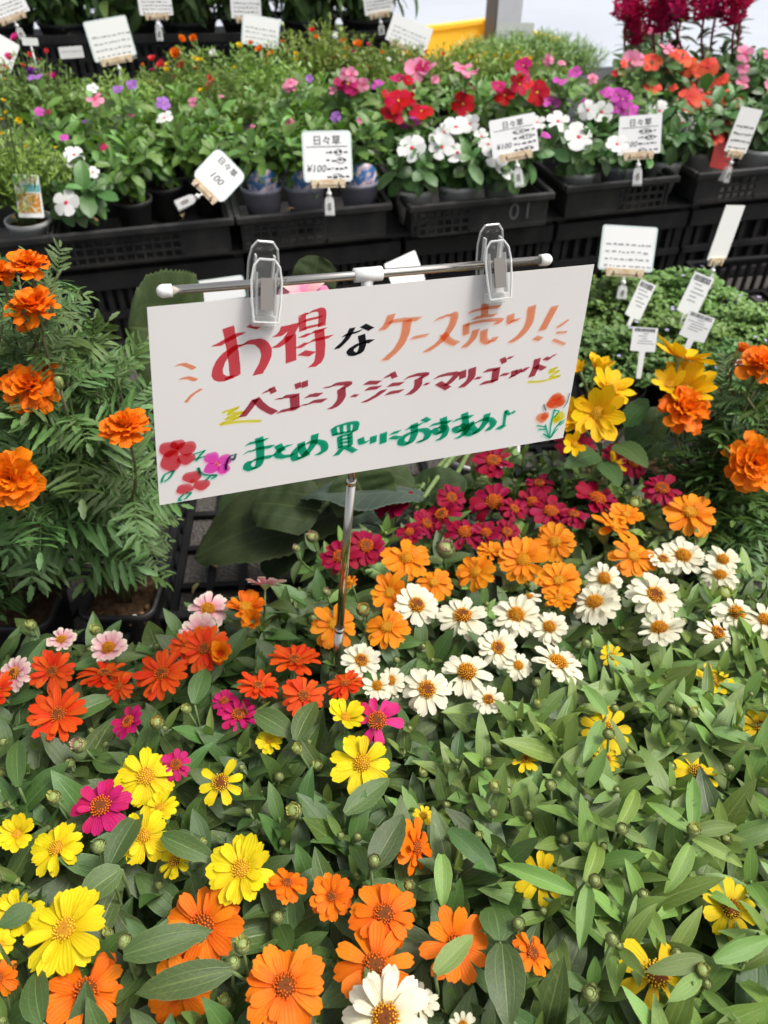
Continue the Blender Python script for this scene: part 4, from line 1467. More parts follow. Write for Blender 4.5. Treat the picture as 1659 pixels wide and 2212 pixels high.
def zf(pl, x, y, d, key, disc, n=13, tilt=None, lay=2, curl=0.0, dr=.165, dz=.004, az=None, kind='flower', name='flower', label=None):
    """a flower of a plant where the photograph shows it"""
    p = PC(x, y, dz)
    dep = project(p)[2]
    dia = d * _k * dep * (1.10 if key == 'z_crimson' else 1.0)
    t_ = rnd(.05, .52) if tilt is None else tilt
    # lean a little to the viewer more often than away
    if az is None:
        az = rnd(0, 2 * PI) if random.random() < .5 else -PI / 2 + rnd(-.7, .7)
    axis = rdir(t_, az)
    if kind == 'flower':
        flower(pl.root, p, axis, dia, key, disc, n, lay, curl, dr, name, label=label)
        bp = p - axis * dia * dr * .9
    else:
        opening(pl.root, p - axis * dia * .2, axis, dia * .62, kind)
        bp = p - axis * dia * .2
    shoot(pl, bp, axis.lerp(Vector((0, 0, 1)), .5).normalized(), 'flower', .92)
    EXPL.append((x, y, d * .5))

g1 = 'zinnia plants with crimson flowers'
z = zinnia(800, 1165, 'mid', 'crimson zinnia directly behind and beside the thin sign pole', g1)
for a in ((850, 1082, 88), (790, 1180, 88), (735, 1203, 82), (885, 1150, 56)):
    zf(z, *a, 'z_crimson', 'crimson', 13)
zf(z, 675, 1160, 40, '', '', kind='pink'); zf(z, 640, 1185, 26, '', '', kind='pink'); zf(z, 706, 1280, 26, '', '', kind='pink')
z = zinnia(1010, 1110, 'mid', 'crimson zinnia under the lower edge of the card, right of the pole', g1)
for a in ((955, 1112, 80), (1068, 1085, 98), (975, 1075, 64), (1005, 1150, 84), (1050, 1152, 66)):
    zf(z, *a, 'z_crimson', 'crimson', 12)
zf(z, 1066, 996, 86, 'z_crimson', 'crimson', 13, tilt=.05, dz=.03)
zf(z, 962, 1188, 60, '', '', kind='pink')
for a in ((920, 1132, 66), (1095, 1150, 62)):
    zf(z, *a, 'z_crimson', 'crimson', 12, dz=-.006)
z = zinnia(1215, 1080, 'mid', 'crimson zinnia with its top bloom touching the lower right corner of the card', g1)
for a in ((1190, 1105, 84), (1150, 1085, 66), (1290, 1078, 98), (1110, 1100, 60)):
    zf(z, *a, 'z_crimson', 'crimson', 12)
zf(z, 1237, 964, 90, 'z_crimson', 'crimson', 12, dz=.035)
for a in ((1240, 1112, 62), (1165, 1045, 60)):
    zf(z, *a, 'z_crimson', 'crimson', 12, dz=.012)
z = zinnia(1375, 1045, 'mid', 'crimson zinnia beside the yellow dahlias, with one faded pink bloom', g1)
for a in ((1335, 990, 72), (1368, 1000, 66), (1430, 1056, 82)):
    zf(z, *a, 'z_crimson', 'crimson', 12, dz=.02)
zf(z, 1300, 948, 52, 'z_pale', 'crimson', 12, tilt=.1, dz=.03)

g2 = 'zinnia plants with amber flowers'
z = zinnia(770, 1340, 'dark', 'amber zinnia whose blooms flank the sign pole', g2)
for a in ((722, 1350, 108), (836, 1355, 104), (842, 1280, 88)):
    zf(z, *a, 'z_amber', 'amber', 13, dr=.14)
zf(z, 785, 1318, 46, '', '', kind='amber'); zf(z, 758, 1258, 36, 'z_amber', 'amber', 8)
z = zinnia(960, 1235, 'mid', 'amber zinnia directly in front of the crimson blooms, right of the pole', g2)
for a in ((878, 1206, 112), (938, 1258, 90), (1027, 1235, 90), (1060, 1190, 66)):
    zf(z, *a, 'z_amber', 'amber', 14, dr=.14)
z = zinnia(1185, 1225, 'mid', 'amber zinnia with stacked blooms behind the middle ivory zinnias', g2)
for a in ((1130, 1210, 112), (1200, 1170, 94), (1207, 1255, 102), (1208, 1292, 70)):
    zf(z, *a, 'z_amber', 'amber', 14, dr=.14)
z = zinnia(1375, 1150, 'mid', 'amber zinnia at right with large blooms beside the marigold foliage', g2)
for a in ((1325, 1138, 112), (1352, 1112, 76), (1368, 1202, 104), (1490, 1107, 122)):
    zf(z, *a, 'z_amber', 'amber', 13, dr=.14)

g3 = 'zinnia plants with ivory flowers'
z = zinnia(970, 1345, 'dark', 'ivory zinnia with two wide blooms in front of the amber ones, nearest the pole', g3)
for a in ((900, 1308, 104), (1000, 1332, 114), (1075, 1400, 92)):
    zf(z, *a, 'z_white', 'white', 15)
z = zinnia(1165, 1380, 'dark', 'ivory zinnia in the middle of the ivory patch, below the stacked amber blooms', g3)
for a in ((1115, 1330, 110), (1187, 1355, 84), (1142, 1290, 56), (1205, 1432, 124), (1120, 1438, 66)):
    zf(z, *a, 'z_white', 'white', 15)
z = zinnia(910, 1480, 'dark', 'ivory zinnia above the hot pink bloom, at the front left of the ivory patch', g3)
for a in ((922, 1490, 112), (815, 1482, 70), (780, 1428, 90), (1008, 1453, 118), (1055, 1512, 72), (845, 1470, 64)):
    zf(z, *a, 'z_white', 'white', 15)
zf(z, 850, 1492, 60, 'z_white', 'yellow', 12, dz=-.01)
z = zinnia(1350, 1320, 'mid', 'ivory zinnia right of the middle, two rows below the large amber blooms', g3)
for a in ((1285, 1302, 108), (1415, 1287, 120), (1425, 1358, 106), (1305, 1250, 84)):
    zf(z, *a, 'z_white', 'white', 15)
z = zinnia(1510, 1230, 'mid', 'ivory zinnia bordering the dark marigold foliage at right', g3)
for a in ((1475, 1202, 100), (1432, 1208, 66), (1560, 1210, 78), (1555, 1243, 84)):
    zf(z, *a, 'z_white', 'white', 15)
zf(z, 1562, 1282, 50, '', '', kind='yellow'); zf(z, 1372, 1090, 44, '', '', kind='yellow')
z = zinnia(1600, 1360, 'light', 'ivory zinnia at the right picture edge above the leafy plants', g3)
for a in ((1590, 1326, 102), (1548, 1368, 94), (1652, 1340, 92)):
    zf(z, *a, 'z_white', 'white', 13)

g4 = 'zinnia plants with red-orange flowers'
z = zinnia(105, 1495, 'dark', 'red-orange zinnia at far left with the roundest many-petalled bloom', g4)
zf(z, 125, 1543, 130, 'z_red', 'orange', 16, dr=.13, tilt=.25, az=-PI / 2)
for a in ((113, 1450, 100), (-8, 1490, 84)):
    zf(z, *a, 'z_red', 'orange', 15, dr=.13)
z = zinnia(280, 1470, 'dark', 'red-orange zinnia in front of the marigold pot', g4)
for a in ((226, 1455, 118), (258, 1482, 70), (350, 1455, 120)):
    zf(z, *a, 'z_red', 'orange', 15, dr=.13, lay=2)
z = zinnia(450, 1400, 'dark', 'red-orange zinnia with a paler half-open bloom, below the pale pink blooms', g4)
for a in ((442, 1402, 112), (402, 1396, 76)):
    zf(z, *a, 'z_red', 'orange', 16, dr=.13)
zf(z, 476, 1412, 72, 'z_amber', None, 12, lay=3, curl=.7)
zf(z, 530, 1312, 92, 'z_orange', 'amber', 13, lay=2, curl=.2)
zf(z, 547, 1342, 62, 'z_amber', None, 12, lay=3, curl=.8)
z = zinnia(640, 1470, 'dark', 'deep orange zinnia at the foot of the sign pole', g4)
for a in ((635, 1426, 116), (558, 1482, 98), (655, 1502, 100), (745, 1477, 94)):
    zf(z, *a, 'z_red', 'orange', 16, dr=.13)

g5 = 'zinnia plants with pale pink flowers'
z = zinnia(150, 1410, 'dark', 'pale pink and cream zinnia at left, beside the marigold pot', g5)
for a in ((235, 1400, 84), (133, 1382, 66), (32, 1455, 82)):
    zf(z, *a, 'z_pale', 'white', 13)
zf(z, 68, 1352, 34, '', '', kind='yellow'); zf(z, 207, 1362, 36, '', '', kind='yellow')
z = zinnia(470, 1335, 'dark', 'pale pink and cream zinnia behind the red-orange blooms, one bloom turned away', g5)
for a in ((450, 1316, 92), (432, 1370, 96)):
    zf(z, *a, 'z_pale', 'white', 13)
zf(z, 573, 1262, 92, 'z_pale', None, 14, tilt=.95, az=PI / 2, dz=.02)

g6 = 'zinnia plants with magenta flowers'
z = zinnia(240, 1650, 'dark', 'magenta zinnia at left with one bloom well in front of the red-orange ones', g6)
zf(z, 218, 1742, 128, 'z_magenta', 'crimson', 13, tilt=.15)
for a in ((278, 1560, 84), (380, 1652, 70)):
    zf(z, *a, 'z_magenta', 'crimson', 11)
zf(z, 172, 1610, 50, '', '', kind='pink')
z = zinnia(520, 1560, 'dark', 'magenta zinnia with its blooms buried under dark leaves, left of the small yellow bloom', g6)
for a in ((515, 1545, 92), (485, 1515, 56)):
    zf(z, *a, 'z_magenta', 'crimson', 11, dz=-.012)
zf(z, 340, 1562, 44, '', '', kind='amber')
z = zinnia(840, 1590, 'dark', 'zinnia with a single hot pink bloom and orange disc, centre of the picture', g6)
zf(z, 815, 1557, 118, 'z_hotpink', 'crimson', 10, tilt=.25, az=-PI / 2, lay=1, dz=.01)

g7 = 'zinnia plants with lemon yellow flowers'
z = zinnia(340, 1720, 'dark', 'lemon yellow zinnia with overlapping blooms beside the magenta bloom', g7)
for a in ((315, 1677, 140), (345, 1745, 84), (310, 1806, 116)):
    zf(z, *a, 'z_yellow', 'yellow', 12, dr=.135)
zf(z, 378, 1860, 84, 'z_yellow', 'ydark', 9, dz=-.01)
z = zinnia(730, 1640, 'dark', 'lemon yellow zinnia with two starry blooms under the hot pink one', g7)
zf(z, 745, 1550, 98, 'z_yellow', 'yellow', 12, dr=.12, curl=.25, dz=.012)
zf(z, 782, 1648, 140, 'z_yellow', 'yellow', 9, dr=.13, lay=2, dz=.008)
zf(z, 582, 1600, 60, 'z_yellow', 'yellow', 12, dr=.13, dz=-.01); zf(z, 636, 1752, 56, '', '', kind='yellow')
z = zinnia(85, 1850, 'dark', 'lemon yellow zinnia at the left edge above the largest yellow bloom', g7)
zf(z, 36, 1802, 90, 'z_yellow', 'yellow', 12, dr=.12, curl=.25)
zf(z, 122, 1832, 122, 'z_yellow', 'yellow', 12, dr=.13, dz=-.005)
z = zinnia(115, 2010, 'dark', 'lemon yellow zinnia bearing the largest yellow bloom, lower left', g7)
zf(z, 140, 2007, 186, 'z_yellow', 'yellow', 13, dr=.13, tilt=.12, lay=2, dz=.012)
for a in ((38, 1975, 116), (-6, 1990, 90), (2, 2040, 60)):
    zf(z, *a, 'z_yellow', 'yellow', 12, dr=.13, dz=-.004)
z = zinnia(505, 1810, 'dark', 'lemon yellow zinnia with one neat full bloom, between the magenta and the orange', g7)
zf(z, 520, 1878, 150, 'z_yellow', 'yellow', 13, dr=.13, tilt=.15, dz=.012)
zf(z, 477, 1690, 106, 'z_yellow', 'ydark', 8, lay=1, tilt=.4, az=-PI / 2)

g8 = 'zinnia plants with orange flowers'
z = zinnia(330, 2090, 'dark', 'orange zinnia at lower left whose blooms are half hidden by large dark leaves', g8)
for a in ((437, 2000, 182), (388, 2140, 150), (185, 2140, 180), (-5, 2112, 90)):
    zf(z, *a, 'z_orange', 'orange', 11, dr=.14, dz=-.012)
z = zinnia(640, 2000, 'dark', 'orange zinnia with two small blooms above one large bloom, left of bottom centre', g8)
zf(z, 620, 1907, 98, 'z_orange', 'orange', 13, dr=.135); zf(z, 716, 1936, 98, 'z_orange', 'orange', 12, dr=.135); zf(z, 615, 2130, 182, 'z_orange', 'orange', 13, dr=.135, tilt=.1, dz=.012)
z = zinnia(850, 2020, 'dark', 'orange zinnia with two overlapping blooms right above the ivory bloom', g8)
zf(z, 830, 1975, 160, 'z_orange', 'orange', 13, dr=.135, tilt=.12, dz=.012)
zf(z, 810, 2085, 182, 'z_orange', 'orange', 10, dr=.135, lay=1, tilt=.15)
zf(z, 900, 1830, 120, 'z_orange', 'orange', 13, dr=.135, tilt=1.0, az=-.3, dz=.0)
zf(z, 885, 1912, 36, '', '', kind='amber')
z = zinnia(1040, 2050, 'dark', 'orange zinnia at bottom centre right with a green leaf across its bloom', g8)
zf(z, 985, 2042, 160, 'z_orange', 'orange', 10, dr=.135, lay=1, tilt=.3, az=-1.0)
zf(z, 1150, 2058, 100, 'z_orange', 'orange', 10, tilt=.5, az=.2, dz=-.006)
z = zinnia(850, 2215, 'dark', 'ivory zinnia cut by the bottom edge, below the overlapping orange blooms', g3)
zf(z, 832, 2200, 205, 'z_white', 'white', 12, tilt=.2, az=-PI / 2, dz=.014, dr=.14)
zf(z, 905, 2165, 90, 'z_white', 'white', 12, dz=-.01); zf(z, 1000, 2215, 60, 'z_white', 'white', 10, dz=-.012)

g9 = 'leafy zinnia plants at right'
YD = ('z_gold', 'ydark')
def gz_(cx, cy, label, fl=(), style='light', buds=()):
    z = zinnia(cx, cy, style, label, g9)
    for x, y, d in fl:
        zf(z, x, y, d, *YD, 10, lay=1, dz=-.016, tilt=rnd(.1, .35))
    return z
gz_(1180, 1530, 'leafy zinnia in bud between the ivory patch and the golden blooms, no open flower')
gz_(1330, 1470, 'leafy zinnia with one small golden bloom just below the ivory patch', [(1322, 1418, 56)])
gz_(1310, 1600, 'leafy zinnia with a golden bloom split by an upright leaf, right of centre', [(1310, 1578, 118)])
gz_(1520, 1480, 'leafy zinnia with a golden bloom under leaves below the ivory blooms at right', [(1540, 1470, 90)])
gz_(1635, 1570, 'leafy zinnia at the right edge with a golden bloom partly out of frame', [(1642, 1568, 84)])
gz_(1480, 1680, 'leafy zinnia with a dim golden bloom sunk in the middle of the green patch', [(1505, 1668, 104), (1310, 1640, 60)])
gz_(1120, 1680, 'leafy zinnia left of the green patch with one golden speck of bloom', [(1135, 1640, 64), (915, 1762, 50)])
gz_(1180, 1890, 'leafy zinnia with a narrow golden bloom between long leaves, above the orange ones', [(1168, 1895, 116)])
gz_(1390, 1830, 'leafy zinnia with star-like pale shoots and no bloom, centre of the green patch')
gz_(1590, 1950, 'leafy zinnia with a golden bloom behind a long pointed leaf at lower right', [(1578, 1962, 128)])
gz_(1410, 2080, 'leafy zinnia with one broad golden bloom at the bottom right', [(1420, 2105, 170)])
gz_(1620, 2170, 'leafy zinnia filling the bottom right corner, no bloom')
gz_(960, 1680, 'leafy zinnia right of the two starry yellow blooms, many small buds', style='mid')
gz_(1000, 1860, 'dark leafy zinnia right of the side-facing orange bloom', style='dark')
gz_(1230, 2130, 'dark leafy zinnia between the orange and the broad golden bloom at bottom', style='dark')
gz_(1640, 1770, 'leafy zinnia at the right edge, pale shoots above the long pointed leaf')
gz_(680, 1790, 'dark leafy zinnia between the starry yellow blooms and the small orange ones', style='dark')
gz_(190, 1900, 'dark leafy zinnia with a cupped grey-green leaf between the yellow blooms', style='dark')
gz_(60, 1680, 'dark leafy zinnia at the left edge, left of the magenta bloom', style='dark')
gz_(400, 1560, 'dark leafy zinnia between the red-orange row and the yellow blooms', style='dark')
gz_(640, 1310, 'dark leafy zinnia left of the pole behind the orange row, small dark buds', style='dark')

ZONE = [(-140, 1370), (0, 1345), (150, 1350), (250, 1375), (400, 1335), (520, 1285), (610, 1270), (690, 1190), (760, 1120), (850, 1060), (1000, 1000), (1080, 985), (1230, 955), (1400, 985), (1470, 1090), (1560, 1190), (1800, 1260), (1800, 2420), (-140, 2420)]
SPACING = .0345
Y = -.02
row = 0
while Y < 1.15:
    X = -.62 + (row % 2) * SPACING * .5
    while X < .85:
        x_, y_ = X + rnd(-.013, .013), Y + rnd(-.013, .013)
        X += SPACING
        p = Vector((x_, y_, canopy_z(y_)))
        if (p - EYE).y * CP - (p - EYE).z * SP < .25:
            continue
        vx, vy, dep = project(p)
        if not inside(ZONE, vx, vy):
            continue
        pl = min(ZIN, key=lambda q: (q.c.x - x_) ** 2 + (q.c.y - y_) ** 2)
        near = min(((vx - ex) ** 2 + (vy - ey) ** 2) ** .5 - r for ex, ey, r in EXPL)
        light = pl.style == 'light'
        if near < (-4 if light else 2):
            if random.random() < .75:
                continue
        low = rnd(.0, .022) if light else rnd(.012, .040)
        if near < 30 and not light:
            low += .010
        tip = Vector((x_, y_, p.z - low))
        r_ = random.random()
        shoot(pl, tip, rdir(rnd(.02, .42)), 'bud' if r_ < (.55 if light else .42) else ('young' if r_ < .8 else 'none'), rnd(.85, 1.1))
    Y += SPACING * .87
    row += 1
# large single leaves that lie across blooms in front
for k_ in ('dark', 'light'):
    FLAT[k_] = [blade('zinnia_leaf_flat', M['leaf_' + k_], 1.0, .44, ZT, ZW_B if k_ == 'dark' else ZW_N, droop=rnd(.3, .9), lift=rnd(.1, .25), fold=rnd(.2, .42), nv=13, nu=7, twist=rnd(-.15, .15), wave=.02) for _ in range(5)]
for bx, by, tx, ty, w, k_, dz in ((267, 2063, 455, 2008, 88, 'dark', .020), (500, 2095, 292, 2145, 88, 'dark', .024), (235, 1875, 303, 1743, 78, 'dark', .016), (262, 1877, 165, 1945, 84, 'dark', .016),
        (350, 1805, 467, 1858, 62, 'dark', .01), (803, 1879, 872, 1757, 86, 'dark', .016), (940, 2102, 1020, 2022, 62, 'light', .024), (970, 1792, 1073, 1879, 62, 'dark', .008), (953, 1846, 962, 1948, 50, 'light', .012),
        (1080, 2032, 1068, 1940, 104, 'dark', .016), (1085, 2040, 1100, 2200, 108, 'dark', .016), (745, 1758, 842, 1680, 66, 'dark', .004), (640, 1600, 682, 1508, 66, 'dark', .01), (553, 1540, 640, 1590, 66, 'dark', .006),
        (1240, 1930, 1080, 1862, 52, 'light', .01), (1333, 1790, 1393, 1690, 42, 'light', .012), (1330, 1795, 1283, 1762, 30, 'light', .012), (1345, 1795, 1402, 1820, 30, 'light', .012), (1494, 1800, 1400, 1730, 44, 'light', .012), (1496, 1798, 1495, 1675, 44, 'light', .010),
        (1500, 1797, 1592, 1782, 44, 'light', .014), (1497, 1812, 1612, 1862, 42, 'light', .012), (1490, 1825, 1453, 1922, 48, 'light', .010), (1270, 1915, 1255, 2040, 48, 'light', .016), (1263, 1905, 1312, 1795, 50, 'light', .01),
        (1520, 2072, 1400, 2098, 52, 'light', .02), (1543, 2075, 1665, 2025, 52, 'light', .016), (1512, 2108, 1446, 2162, 46, 'light', .018), (1300, 1560, 1265, 1640, 44, 'light', .008), (1310, 1545, 1260, 1480, 40, 'light', .008), (1540, 1580, 1640, 1600, 40, 'light', .006),
        (130, 1560, 250, 1500, 66, 'dark', -.004), (420, 1520, 445, 1440, 60, 'dark', -.002), (40, 1700, 35, 1590, 54, 'dark', .004), (70, 1960, -5, 2000, 60, 'dark', .004), (90, 2210, 60, 2080, 90, 'dark', .01)):
    b_, t_ = PC(bx, by, dz), PC(tx, ty, dz + rnd(-.004, .006))
    L_ = (t_ - b_).length
    pl = min(ZIN, key=lambda q: (q.c.x - b_.x) ** 2 + (q.c.y - b_.y) ** 2)
    put('leaf', random.choice(FLAT[k_]), pl.root, frame(b_, t_ - b_, (rnd(-.2, .2), -.25, 1), L_ * 1.04, w * .76 * _k * project(b_)[2] / (L_ * .44)))
    stem_to(pl, b_ - Vector((0, 0, .002)), rdir(.15))
for x_, y_, dz in ((1090, 1000, .0), (1130, 985, .01), (1165, 1010, .0), (1190, 985, .015), (1030, 1030, .0), (1280, 1000, .02), (1310, 1040, .01), (1255, 1020, .01), (1400, 1090, .0), (1110, 1045, -.01), (1220, 1045, .0), (930, 1055, -.01), (900, 1100, -.01), (1350, 1060, .0), (1450, 1020, .0), (1080, 965, .015)):
    p_ = PC(x_, y_, dz)
    pl = min(ZIN, key=lambda q: (q.c.x - p_.x) ** 2 + (q.c.y - p_.y) ** 2)
    shoot(pl, p_, rdir(rnd(.05, .4)), random.choice(('bud', 'young', 'bud')), 1.0)
for bx, by in ((1496, 1800), (1343, 1794), (1285, 1905), (1516, 2098), (1320, 2035), (1275, 2150), (503, 2085), (270, 2040), (525, 2050), (807, 1862), (1120, 1997), (120, 1725), (215, 1835), (645, 1622), (405, 1535), (1265, 1393), (1160, 1478), (1315, 1590), (1190, 1700), (1065, 1705), (1450, 1535), (1495, 1545)):
    p_ = PC(bx, by, .018)
    pl = min(ZIN, key=lambda q: (q.c.x - p_.x) ** 2 + (q.c.y - p_.y) ** 2)
    ax_ = rdir(.2)
    opening(pl.root, p_, ax_, rnd(.0095, .0115), random.choice(('closed', 'closed', 'yellow')))
    stem_to(pl, p_, ax_)
for pl in ZIN:
    put('stem', pl.stem.mesh('stem', M['stem']), pl.root, Matrix.Identity(4))

# ================================================================== MARIGOLDS
def leaflet(mb, base, d, up, L, w, nt=6, mi=0):
    d = d.normalized()
    s = d.cross(up).normalized()
    n = s.cross(d)
    v, uv = [], []
    for j in range(nt + 1):
        t = j / nt
        ww = w * (math.sin(PI * min(1, t * .92 + .06)) ** .8) if j < nt else 0
        saw = 1.18 if j % 2 else .86
        c = base + d * (L * t) - n * (L * .16 * t * t)
        for u in (-1, 0, 1):
            v.append(c + s * (u * ww / 2 * (saw if u else 1)) + n * (abs(u) * ww * .18))
            uv.append((u, t))
    mb.grid(v, 3, uv, mi)
def marigold_leaf():
    """feathered leaf: curved midrib with saw-edged leaflets in pairs"""
    mb = MB()
    pts = []
    y = z = 0.0
    a = rnd(.0, .4)
    for i in range(9):
        pts.append(Vector((rnd(-.006, .006), y, z)))
        a -= rnd(.04, .14)
        y += math.cos(a) / 8
        z += math.sin(a) / 8
    mb.tube(pts, [.011 - .0008 * i for i in range(9)], 4)
    for i in (2, 3, 4, 5, 6, 7):
        L = .44 * math.sin(PI * (.20 + .66 * (i - 1) / 7)) * rnd(.85, 1.15) + .07
        for s in (-1, 1):
            an = rnd(.85, 1.05)
            an += rnd(-.18, .22)
            d = Vector((s * math.sin(an), math.cos(an), rnd(-.35, .35)))
            leaflet(mb, pts[i], d, Vector((rnd(-.55, .55), rnd(-.3, .3), 1)), L, .066 * rnd(.8, 1.25) + .018)
    leaflet(mb, pts[8], pts[8] - pts[7], Vector((0, 0, 1)), .30, .10)
    return mb.mesh('feathered_leaf', M['mg_leaf'])
ML = [marigold_leaf() for _ in range(8)]
mb = MB()
mb.lathe([(.0001, -1.0), (.16, -.98), (.34, -.4), (.40, .1), (.46, .42), (.40, .5)], 10)
MCUP = mb.mesh('marigold_cup', plain('marigold_cup', (.16, .22, .07), .5, .3, noise=(.20, .14, .05), nscale=90))
def marigold_flower(root, pos, axis, dia, key='marigold', n=58):
    m = zframe(pos, axis, rnd(0, 6))
    r = dia / 2
    fl = put('flower', MCUP, root, m @ Matrix.Scale(r * .62, 4))
    for i in range(n):
        f = i / n                      # 0 outer .. 1 centre
        a = i * 2.39996 + rnd(-.2, .2)
        el = -.18 + 1.35 * f ** 1.1 + rnd(-.15, .15)
        ln = r * (1.0 - .50 * f) * rnd(.88, 1.08)
        d = Vector((math.cos(a) * math.cos(el), math.sin(a) * math.cos(el), math.sin(el)))
        up = Vector((-math.cos(a) * math.sin(el), -math.sin(a) * math.sin(el), math.cos(el)))
        b = Vector((math.cos(a), math.sin(a), 0)) * r * .16 * (1 - f) + Vector((0, 0, r * (.20 + .12 * f)))
        put('petal', random.choice(PETAL[key]), fl, m @ frame(b, d, up, ln, rnd(.55, .80)))
    return fl
def mbud(root, pos, axis, s, opened=False):
    mb = MB()
    mb.lathe([(.18, 0), (.55, .25), (.72, .9), (.62, 1.7), (.40, 2.2), (.1, 2.35)], 10, 0, m=zframe(pos, axis, 0, s))
    for k in range(8):
        a = 2 * PI * k / 8
        mb.tube([zframe(pos, axis, 0, s) @ Vector((math.cos(a) * r, math.sin(a) * r, z)) for r, z in ((.56, .25), (.74, .9), (.64, 1.7), (.42, 2.2))], s * .06, 3)
    if opened:
        for k in range(12):
            a = 2 * PI * k / 12
            r1 = rnd(.3, 1.0)
            mm = zframe(pos, axis, 0, s)
            mb.tube([mm @ Vector((math.cos(a) * .4, math.sin(a) * .4, 2.0)), mm @ Vector((math.cos(a) * (.4 + r1 * .3), math.sin(a) * (.4 + r1 * .3), 3.0)), mm @ Vector((math.cos(a) * (.4 + r1 * .7), math.sin(a) * (.4 + r1 * .7), rnd(3.2, 3.9)))], [s * .2, s * .22, s * .1], 4, 1)
    put('bud', mb.mesh('marigold_bud', [M['bud_green'], M['marigold']]), root, Matrix.Identity(4))
def marigold(base, label, flowers, fill, buds=(), pot=None, scale=1.0, zpot=.10, nleaf=4):
    th = thing('marigold_plant', label, 'marigold', (base.x, base.y, 0), 'orange marigold plants')
    st = MB()
    top = Vector((base.x, base.y, zpot))
    st.tube([top + Vector((0, 0, -.02)), top + Vector((0, 0, .01))], .008, 8)
    def grow(tip, up, r=.0020, n=4, gap=.032, first=.015, ll=.085):
        b = top + Vector((rnd(-.008, .008), rnd(-.008, .008), -.01))
        h = tip.z - b.z
        pts = bez(b, b + Vector((0, 0, h * .5)) + (tip - b) * .1, tip - up * max(.03, h * .35), tip, 12)
        st.tube(pts, [.0036 - .0018 * i / 12 for i in range(13)], 6)
        az = rnd(0, PI)
        d = first
        for k in range(n):
            p, ax = along(pts, d)
            if p.z < zpot + .01:
                break
            leaf_pair(th, p, ax, az + k * PI / 2 + rnd(-.3, .3), ll * rnd(.7, 1.2) * (.55 + .45 * min(1, (k + 1) / 3)), .75 - .16 * k, ML, 'feathered_leaf')
            d += gap * rnd(.8, 1.2)
    for pos, axis, dia, key in flowers:
        axis = Vector(axis).normalized()
        marigold_flower(th, pos, axis, dia, key)
        grow(pos - axis * dia * .25, axis.lerp(Vector((0, 0, 1)), .6).normalized(), n=6, first=.05, ll=.066, gap=.028)
    for pos, s, op in buds:
        ax = rdir(.15)
        mbud(th, pos, ax, s, op)
        grow(pos, ax, n=4, first=.045)
    for tip in fill:
        grow(tip, (rdir(rnd(.1, .7)) + Vector(((tip.x - base.x) * 2.5, (tip.y - base.y) * 1.5 - .25, 0))).normalized(), n=nleaf + 1, ll=.064 + .012 * (nleaf > 4), gap=.028)
    if pot:
        put('pot', pot[0], th)
        put('soil', pot[1], th)
    put('stem', st.mesh('marigold_stem', M['stem_dark']), th, Matrix.Identity(4))
    return th
def fills(poly, n, y0, y1):
    xs, ys = [p[0] for p in poly], [p[1] for p in poly]
    out = []
    while len(out) < n:
        x, y = rnd(min(xs), max(xs)), rnd(min(ys), max(ys))
        if inside(poly, x, y):
            out.append(PY(x, y, rnd(y0, y1)))
    return out
def mf(x, y, d, Yd, tilt, az, key='marigold'):
    p = PY(x, y, Yd)
    return (p, rdir(tilt, az), d * .9 * _k * project(p)[2], key)
# square pot and tray of the near left plant
def sq_pot(r, h, mat):
    mb = MB()
    def ring(rr, z, n=5):
        return [(x, y, z) for x, y in rrect(2 * rr, 2 * rr, rr * .38, n)]
    prof = [(r * .80, 0), (r * .97, h - .016), (r * 1.02, h - .015), (r * 1.05, h), (r * .97, h), (r * .92, h - .02), (r * .78, .01)]
    n = len(ring(r, 0))
    v = []
    for rr, z in prof:
        v += ring(rr, z)
    mb.add(v, [(i * n + k, i * n + (k + 1) % n, (i + 1) * n + (k + 1) % n, (i + 1) * n + k) for i in range(len(prof) - 1) for k in range(n)])
    me = mb.mesh('pot', mat)
    mb = MB()
    N = 26
    pts = []
    for j in range(N):
        for i in range(N):
            x, y = (-1 + 2 * i / (N - 1)), (-1 + 2 * j / (N - 1))
            q = max(abs(x), abs(y))
            ln = math.hypot(x, y)
            f = 1 - .22 * max(0, ln - 1)
            pts.append((x * r * .95 * f, y * r * .95 * f, h - .024 + rnd(-.003, .004)))
    mb.grid(pts, N)
    return me, mb.mesh('soil', M['soil'])
SQP = sq_pot(.056, .112, M['black_plastic'])
pb_ = P(290, 1312, .10)
mg_base = Vector((pb_.x - .022, pb_.y + .028, 0))
left_poly = [(-60, 590), (110, 560), (190, 610), (225, 690), (250, 800), (260, 890), (300, 1010), (360, 1080), (330, 1160), (270, 1230), (60, 1280), (-60, 1300)]
marigold(mg_base, 'tall bushy orange marigold in a square black pot at left, leaning towards the card',
         [mf(275, 932, 112, .70, .12, -1.2), mf(70, 845, 130, .74, .35, -1.4), mf(100, 812, 80, .78, .3, .4)],
         fills([(120, 720), (220, 720), (265, 900), (310, 1010), (370, 1060), (340, 1120), (220, 1110), (120, 1150)], 26, .74, .90),
         [(PY(130, 838, .73), .0066, False), (PY(112, 700, .85), .0050, False), (PY(60, 1110, .7), .005, False)], pot=SQP)
b2 = P(20, 1370, .10)
marigold(Vector((b2.x, b2.y + .06, 0)), 'orange marigold at the left picture edge with its nearest bloom facing the viewer',
         [mf(28, 1032, 146, .66, .95, -1.35, 'marigold2'), mf(75, 672, 120, .76, .12, -1.5), mf(62, 580, 96, .80, .2, -1.2), mf(2, 592, 66, .80, .3, -1.0), mf(60, 700, 50, .78, .5, -1.7)],
         fills([(-60, 560), (110, 560), (190, 640), (200, 800), (150, 1000), (170, 1200), (60, 1290), (-60, 1290)], 30, .78, 1.02),
         [(PY(33, 980, .7), .004, False), (PY(70, 1020, .7), .004, False), (PY(35, 720, .86), .004, False)], pot=SQP)
